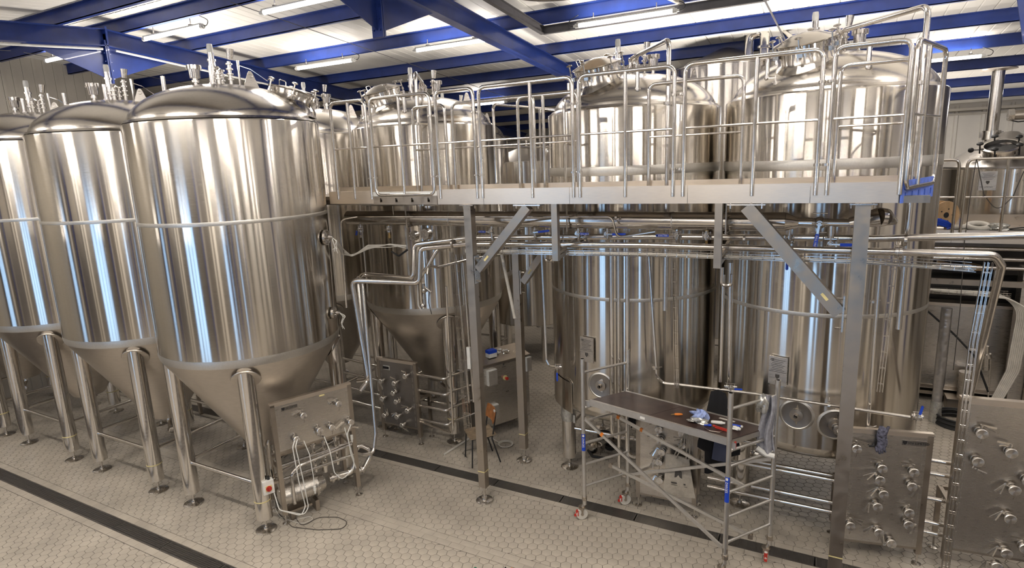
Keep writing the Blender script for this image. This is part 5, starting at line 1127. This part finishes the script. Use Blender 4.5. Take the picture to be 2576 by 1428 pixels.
# pots and pump parts on the floor under the middle tank
for k, (px, py, r, h_, mt, lb) in enumerate(((1497, 1135, .10, .11, 'pipe', 'open steel pot on the floor under the middle tank'), (1520, 1100, .11, .07, 'black', 'dark round lid on the floor behind the steel pot'), (1545, 1108, .09, .09, 'cast', 'small steel bowl near the third riser'), (1535, 1128, .08, .06, 'black', 'black fitting heap right of the steel pot'))):
    q = onZ(px, py, 0); m = MB(); m.lathe(q, [(r*.85, 0), (r, .02), (r, h_), (r+.008, h_+.006), (r-.01, h_), (r-.01, .02), (.001, .015)], 28); solo('floor_pot', m, mt, lb, 'pot')
q = onZ(1490, 1150, 0); m = MB(); m.tube([q+Vector((-.12, .15, .02)), q+Vector((0, 0, .02)), q+Vector((.22, .0, .03))], .02, 8, .03); solo('floor_tool', m, 'black', 'black angled tool on the tiles in front of the steel pot', 'tool')
m = MB(); q = onZ(1434, 1157, 0); m.cyl(q, q+UP*.03, .018, n=12); solo('bung', m, 'black', 'tiny black bung on the tiles beside the film wrapped leg foot', 'bung')
q = onZ(1592, 1080, 0); m = crumple(MB(), Vector((onY(1592, 1055, 6.72))), .035, .03, .10, 55, 12); solo('black_rag', m, 'jacket', 'black rag hanging at the left edge of the scaffold side valve panel', 'rag')
# at the bottom edge: bottle and tools standing on the floor
q = onZ(1198, 1470, 0); bt = thing('bottle', q, 'bottle with a green cap, only its top showing at the bottom edge', 'bottle'); hh = onZ(1198, 1420, 0)
zt_ = .20; m = MB(); m.lathe(q, [(.03, 0), (.033, .01), (.033, .13), (.013, .17), (.013, zt_-.02)], 20, cap=True); m.build('body', 'glass', bt); m = MB(); m.lathe(q+UP*(zt_-.03), [(.017, 0), (.017, .03), (.015, .034)], 18, cap=True); m.build('cap', 'green', bt)
for k, (px, mt, tip, lb) in enumerate(((1275, 'jacket', 'black', 'black pen standing at the bottom edge'), (1287, 'orange', 'brass', 'thin yellow pencil leaning at the bottom edge'), (1255, 'red', 'red', 'red ended pencil, left of the black pen at the bottom edge'))):
    q = onZ(px, 1462, 0); m = MB(); m.cyl(q, q+Vector((.02*k-.01, 0, .17 if k < 2 else .13)), .007 if k else .009, n=8); solo('pencil', m, mt, lb, 'pen')

# ------------------------------------------------------------------ brewhouse at the far right
DZ = 3.07; BY = 11.4
bp = thing('rear_platform', (1.2, BY, 0), 'rear steel platform at the far right carrying the chimney vessel', 'platform')
m = MB(); m.box((5.0, 13.9, DZ-.03), (7.6, 5.0, .06)); m.build('deck', 'dull', bp)
for a, b in ((1.2, 1.72), (1.725, 4.2), (4.205, 8.7)): m = MB(); m.box(((a+b)/2, BY, DZ-.08), (b-a, .01, .2)); m.build('fascia_panel', 'fascia', bp)
m = MB(); m.box((5, 12.55, DZ+.08), (7.5, .01, .16)); m.build('kick_plate', 'dull', bp)
for x in (1.35, 2.95, 5.5, 8): m = MB(); m.box((x, BY+.1, DZ/2-.04), (.12, .12, DZ-.1)); m.build('column', 'dull', bp)
m = MB(); m.box((5, 11.5, 2.25), (7.5, .06, .09)); m.build('cross_beam', 'dull', bp)
for a, b, mid, lb in ((.75, 1.72, None, 'short rear handrail panel beside the biggest tank'), (1.82, 3.6, .49, 'rear handrail panel in front of the chimney vessel'), (3.7, 5.6, .9, 'rear handrail panel beyond the right edge')):
    t = thing('handrail_panel', (a, BY-.02, DZ-.08), lb, 'railing', 'rear platform railing panels'); y = BY-.02
    m = MB(); m.tube([(a, y, DZ-.08), (a, y, 4.17), (b, y, 4.17), (b, y, DZ-.08)], .022, 10, .1); m.build('rail_frame', 'pipe', t); m = MB(); m.cyl((a, y, 3.6), (b, y, 3.6), .014, n=8); m.build('mid_rail', 'pipe', t)
    if mid: m = MB(); m.cyl((a+mid, y, DZ-.08), (a+mid, y, 4.17), .02, n=10); m.build('mid_post', 'pipe', t)
kc = Vector((2.78, 13.8, 0)); kr = 1.0
kv = thing('brew_kettle', kc+UP*DZ, 'steel brewing vessel with open round hatch and tall chimney at the far right', 'tank')
m = MB(); m.lathe(kc, [(kr-.02, DZ), (kr, DZ+.02), (kr, 3.96), (kr+.012, 3.97)], 80); m.build('shell', 'shell', kv)
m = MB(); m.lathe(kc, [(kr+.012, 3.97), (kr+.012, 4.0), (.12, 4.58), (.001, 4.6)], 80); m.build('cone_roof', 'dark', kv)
hq = kc+Vector((-.22, -.58, 4.27)); nn = Vector((-.12, -.42, 1)).normalized(); Rm = frame_of(nn)
m = MB(); m.lathe(hq, [(.27, -.1), (.25, -.04), (.25, .05), (.285, .055), (.285, .085), (.24, .09), (.24, -.06), (.001, -.06)], 44, Rm); hw_ = m.build('hatch_ring', 'pipe', kv)
m = MB(); m.lathe(hq, [(.235, .02), (.001, .02)], 40, Rm); m.build('hatch_opening', 'black', hw_)
for k in range(5):
    a = k*2*PI/5+.5; d_ = Rm @ Vector((math.cos(a), math.sin(a), 0)); m = MB(); q = hq+d_*.29+nn*.02; m.cyl(q-nn*.05, q+nn*.12, .012, n=8); m.lathe(q+nn*.12, [(.01, -.02), (.05, 0), (.05, .02), (.02, .04)], 12, Rm, True); m.build('knob', 'black', hw_)
m = MB(); q = hq-Vector((.28, 0, -.02)); m.cyl(q, q-Vector((.12, 0, 0)), .008); m.sph(q-Vector((.14, 0, 0)), .045, 12); m.build('ball_handle', 'black', hw_)
cq = kc+Vector((-.24, .2, 0)); m = MB(); m.cyl(cq+UP*4.3, cq+UP*5.70, .098, n=32); m.lathe(cq, [(.14, 4.46), (.14, 4.62)], 32); m.build('chimney', 'pipe', kv)
m = MB(); m.lathe(cq, [(.098, 5.66), (.27, 5.68), (.27, 5.70), (.098, 5.71)], 40); m.build('chimney_collar', 'fascia', kv)
m = MB(); m.box(cq+UP*4.55, (.34, .06, .1)); m.build('chimney_clamp', 'dark', kv)
m = MB(); q = kc+Vector((-.42, -.94, 3.77)); m.box(q, (.24, .03, .32)); dp = m.build('data_plate', 'plate', kv)
m = MB(); [m.box(q+Vector((0, -.017, .13-.022*k)), (.18-.03*(k % 3), .002, .005)) for k in range(6)]; m.prism([q+Vector((-.025, -.016, -.0)), q+Vector((.025, -.016, 0)), q+Vector((.025, -.016, -.03)), q+Vector((0, -.016, -.06)), q+Vector((-.025, -.016, -.03))], (0, -.003, 0)); m.build('plate_print', 'engr', dp)
text('SSV LIMITED', dp, q+Vector((-.105, -.0165, -.115))-kv.location, .034, (PI/2, 0, 0))
m = MB(); q = kc+Vector((.05, -1.0, 3.78)); m.box(q, (.02, .01, .02)); m.box(q+Vector((-.1, 0, .04)), (.01, .01, .14)); m.cyl(q, q-Vector((0, .04, 0)), .012); m.build('thermo_well', 'dark', kv)
mo = thing('agitator_motor', kc+Vector((.1, 0, 4.6)), 'grey agitator motor high at the right edge beside the chimney', 'motor'); q = kc+Vector((-.08, -.3, 4.86))
m = MB(); m.cyl(q, q+Vector((.45, 0, 0)), .085, n=20); m.build('body', 'dull', mo); m = MB(); m.cyl(q-Vector((.05, 0, 0)), q+Vector((.03, 0, 0)), .10, n=8); m.cyl(q+Vector((.3, .1, -.35)), q+Vector((.3, .05, 0)), .05, n=14); m.build('gear_flange', 'cast', mo); m = MB(); m.tube([q+Vector((.0, 0, -.09)), q+Vector((.1, 0, -.12)), q+Vector((.35, 0, -.1))], .01, 6, .03); m.build('cable', 'black', mo)
pipe('vapour_pipe', [kc+Vector((.5, -.4, 4.1)), kc+Vector((.5, -.4, 4.5)), kc+Vector((.75, -.4, 4.75))], .06, 'bent steel pipe at the right edge beside the open hatch', clamps=[(kc+Vector((.5, -.4, 4.4)), (0, 0, 1))])
# things lying on the rear platform
rl = thing('cable_reel', (1.62, 11.65, DZ), 'tan cardboard cable reel standing on the rear platform', 'reel'); ax = Vector((.5, -.86, 0)); c = Vector((1.62, 11.7, DZ+.23))
for s in (0, .14):
    m = MB(); m.lathe(c-ax*(.07-s), [(.045, -.008), (.22, -.008), (.222, 0), (.22, .008), (.045, .008)], 36, frame_of(ax)); f_ = m.build('flange', 'reel', rl)
m = MB(); m.lathe(c, [(.11, -.07), (.11, .07)], 28, frame_of(ax)); m.build('drum', 'reel', rl)
m = MB(); m.lathe(c+ax*.078, [(.05, 0), (.001, 0)], 18, frame_of(ax))
for k in range(5): a = k*2*PI/5; m.cyl(c+frame_of(ax) @ Vector((.1*math.cos(a), .1*math.sin(a), .075)), c+frame_of(ax) @ Vector((.1*math.cos(a), .1*math.sin(a), .080)), .012, n=8)
m.build('core_hole', 'black', rl)
m = MB()
for k in range(5):
    random.seed(k+60); m.tube([Vector((1.50+random.uniform(-.05, .05), 11.5, DZ+.02+random.uniform(0, .15))) for _ in range(1)]+[Vector((1.52, 11.48, DZ+.19-.02*k)), Vector((1.66, 11.47, DZ+.14-.02*k)), Vector((1.75, 11.46, DZ+.06)), Vector((1.66, 11.46, DZ+.03))], .016, 6, .05)
solo('ratchet_strap', m, 'bluep', 'blue strap bundle lying against the cable reel', 'strap')
m = MB(); m.tube([(1.5, 11.5, DZ+.035), (1.62, 11.5, DZ+.035)], .04, 14); solo('short_tube', m, 'fascia', 'short steel tube lying below the blue strap', 'tube')
m = MB(); cc = Vector((2.08, 11.62, DZ+.06)); m.tube([cc+Vector((.13*math.cos(a), .13*math.sin(a), .03*math.sin(a))) for a in [2*PI*i/24 for i in range(24)]], .045, 12, close=True); m.tube([cc+Vector((-.13, -.02, 0)), cc+Vector((-.25, -.05, -.02)), cc+Vector((-.36, -.06, -.03))], .04, 10); solo('hose_ring', m, 'cream', 'thick pale hose bent in a ring on the rear platform', 'hose')
m = crumple(MB(), Vector((2.32, 11.55, DZ+.05)), .13, .08, .05, 77, 14); solo('plastic_film', m, 'film', 'clear crumpled plastic film beside the pale hose ring', 'plastic film')
m = MB(); m.tube([(2.38, 11.55, DZ+.02), (2.6, 11.5, DZ+.06), (2.9, 11.52, DZ+.03)], .01, 6, .05); m.tube([(2.45, 11.6, DZ+.01), (2.9, 11.6, DZ+.02)], .01, 6); solo('black_hose', m, 'black', 'thin black hoses lying at the right end of the rear platform', 'hose')
m = MB(); q = A(2456, 400, 11.36); m.tube([q, A(2440, 500, 11.36), A(2426, 612, 11.36), A(2415, 780, 11.2), A(2398, 930, 11.1)], .006, 5); solo('hanging_cord', m, 'engr', 'thin dark cord hanging from the rear handrail past the platform edge', 'cord')
m = MB(); m.tube([A(2457, 400, 11.36), A(2475, 490, 11.4), A(2508, 532, 11.4), A(2548, 495, 11.4), A(2576, 430, 11.4)], .007, 5, .1); solo('hanging_cord', m, 'engr', 'dark cable drooping in a curve in front of the chimney vessel plate', 'cord')
# below the rear platform
bk = thing('square_tank', (2.0, 12.0, .1), 'dark square steel tank under the rear platform', 'tank')
m = MB(); m.box((2.15, 12.6, .98), (1.9, 1.1, 1.5)); m.build('body', 'plate', bk); m = MB(); m.box((2.15, 12.6, 1.76), (1.96, 1.16, .05)); m.build('lid_rim', 'fascia', bk)
m = MB(); m.box((2.15, 12.05, .28), (1.9, .03, .05)); m.box((2.15, 12.6, .16), (1.96, 1.16, .06)); m.build('base_frame', 'dull', bk)
for x in (1.3, 3.0):
    m = MB(); m.box((x, 12.1, .07), (.08, .08, .14)); m.build('leg', 'dull', bk)
m = MB(); m.cyl((2.2, 11.85, .2), (2.2, 11.85, .62), .10, n=24); m.cyl((2.2, 11.85, .62), (2.2, 11.85, .66), .11, n=24); o = solo('small_drum', m, 'plate', 'small steel drum standing before the dark square tank', 'drum')
m = MB(); m.box((2.2, 11.85, .1), (.5, .3, .2)); solo('plinth', m, 'dull', 'low steel plinth under the small steel drum', 'plinth')
m = MB(); m.cyl((.9, 12.4, 2.0), (3.6, 12.4, 2.0), .24, n=24); solo('black_duct', m, 'black', 'fat black insulated duct above the dark square tank', 'duct')
fd = thing('clad_duct', (1.72, 11.1, 0), 'foil clad upright duct in front of the dark square tank', 'duct'); m = MB(); m.lathe((1.72, 11.1, 0), [(.07, .32), (.072, .5), (.066, .58), (.078, .64), (.075, 1.9)], 20, cap=True); m.build('cladding', 'silver', fd); m = MB(); m.lathe((1.72, 11.1, 0), [(.08, .0), (.085, .1), (.08, .33), (.07, .36)], 20, cap=True); m.build('film_wrap', 'film', fd)
m = MB(); cc = Vector((2.02, 11.1, 0))
for k in range(9): m.tube([cc+Vector((math.cos(a)*(.30-.008*(k % 4)), math.sin(a)*(.30-.008*(k % 4)), .02+.017*k)) for a in [2*PI*i/28 for i in range(28)]], .014, 6, close=True)
solo('hose_coil', m, 'black', 'coil of black hose on the tiles before the small steel drum', 'hose')
m = MB(); m.tube([A(2322, 772, 11.9), A(2400, 840, 11.6), A(2452, 895, 11.5), A(2486, 985, 11.5)], .016, 7, .3); solo('black_hose', m, 'black', 'black hose slanting down across the dark square tank', 'hose')
s = thing('air_valve', A(2483, 985, 11.5), 'small steel valve hanging before the square tank beside the slanting pipe', 'valve'); m = MB(); m.cyl(A(2480, 870, 11.5), A(2480, 930, 11.5), .045, n=12); m.cyl(A(2480, 890, 11.5), A(2482, 900, 11.5), .07, n=12); m.cyl(A(2493, 900, 11.5), A(2483, 1040, 11.5), .012, n=6); m.build('body', 'cast', s)
m = MB()
for k in range(7): o_ = .02*k; m.tube([(1.3, 11.45, 2.12+.0*k), (2.4+o_, 11.45-.01*k, 2.12-.012*k), (2.66+o_, 11.4-.01*k, 1.9), (2.62+o_*1.2, 11.4, .9), (2.42+o_, 11.35, .25), (2.25+o_, 11.3, .04)], .014, 6, .35)
solo('cable_bundle', m, 'cream', 'thick bundle of pale cables sweeping down to the floor at the far right', 'cable')
tray([(1.3, 11.4, 2.06), (2.55, 11.4, 2.06)], .2, .06, .1, 'wire tray carrying pale cables below the rear platform')
for z, lb in ((2.62, 'upper'), (2.78, 'top'), (2.48, 'lower')): pipe('rear_pipe', [(1.2, 11.6, z), (3.4, 11.6, z)], .03, '%s level pipe right under the rear platform' % lb, group='pipes under the rear platform')
m = MB(); m.cyl((2.30, 11.3, 2.5), (2.29, 11.3, 2.0), .016, n=8); m.cyl((2.29, 11.3, 2.02), (2.29, 11.3, 1.86), .04, n=10); solo('sample_tap', m, 'cast', 'hanging sample tap between the wire ladder and the slanting pipe', 'tap')
for k, (x, z, w) in enumerate(((1.7, 2.36, .22), (2.05, 2.36, .25))):
    m = MB(); m.prism([(x, 12, z), (x+w, 12, z), (x+w, 12, z+.05), (x, 12, z+.11)], (0, .3, 0)); solo('carton', m, 'reel', '%s pale carton on the beam under the rear platform' % ('left' if k == 0 else 'right'), 'box')
m = MB(); m.box((2.96, 11.75, 1.3), (.5, .3, 2.4)); solo('side_cabinet', m, 'plate', 'brownish steel cabinet at the far right edge under the rear platform', 'cabinet')
m = MB(); m.box((4.5, 20, 1.2), (10, .2, 2.4)); m.box((2.0, 14.6, 1.2), (6, .1, 2.4))
struct('rear_partition', m, 'greyp')
# plain screed beyond the tiled field
m = MB(); m.box(((X0+X1)/2, 17.7, -.02), (X1-X0, 7.3, .037)); m.box((6.4, 8.0, -.02), (5.2, 12, .037)); m.box(((X0+X1)/2, -.8, -.02), (X1-X0, 5.3, .037))
m.build('screed', 'tile', floor, Vector((0, 0, 0)), False)
# uplights added only to brighten the ceiling, on posts kept out of sight
for x, y, z, pw, lb in ADDED_FILLS:
    u = thing('added_uplight', (x, y, 0), lb, 'added light', 'added ceiling lights on posts')
    m = MB(); m.cyl((x, y, .02), (x, y, z-.06), .03, n=12); m.cyl((x, y, 0), (x, y, .02), .16, n=20); m.build('post', 'dull', u)
    m = MB(); m.box((x, y, z-.04), (1.04, .34, .05)); m.build('housing', 'whitep', u)
    m = MB(); m.box((x, y, z-.012), (1.0, .3, .008)); m.build('lens', 'tube', u)
    L = lamp_area((0, 0, z), 1.0, .3, pw*.52, u); L.rotation_euler = (PI, 0, 0)
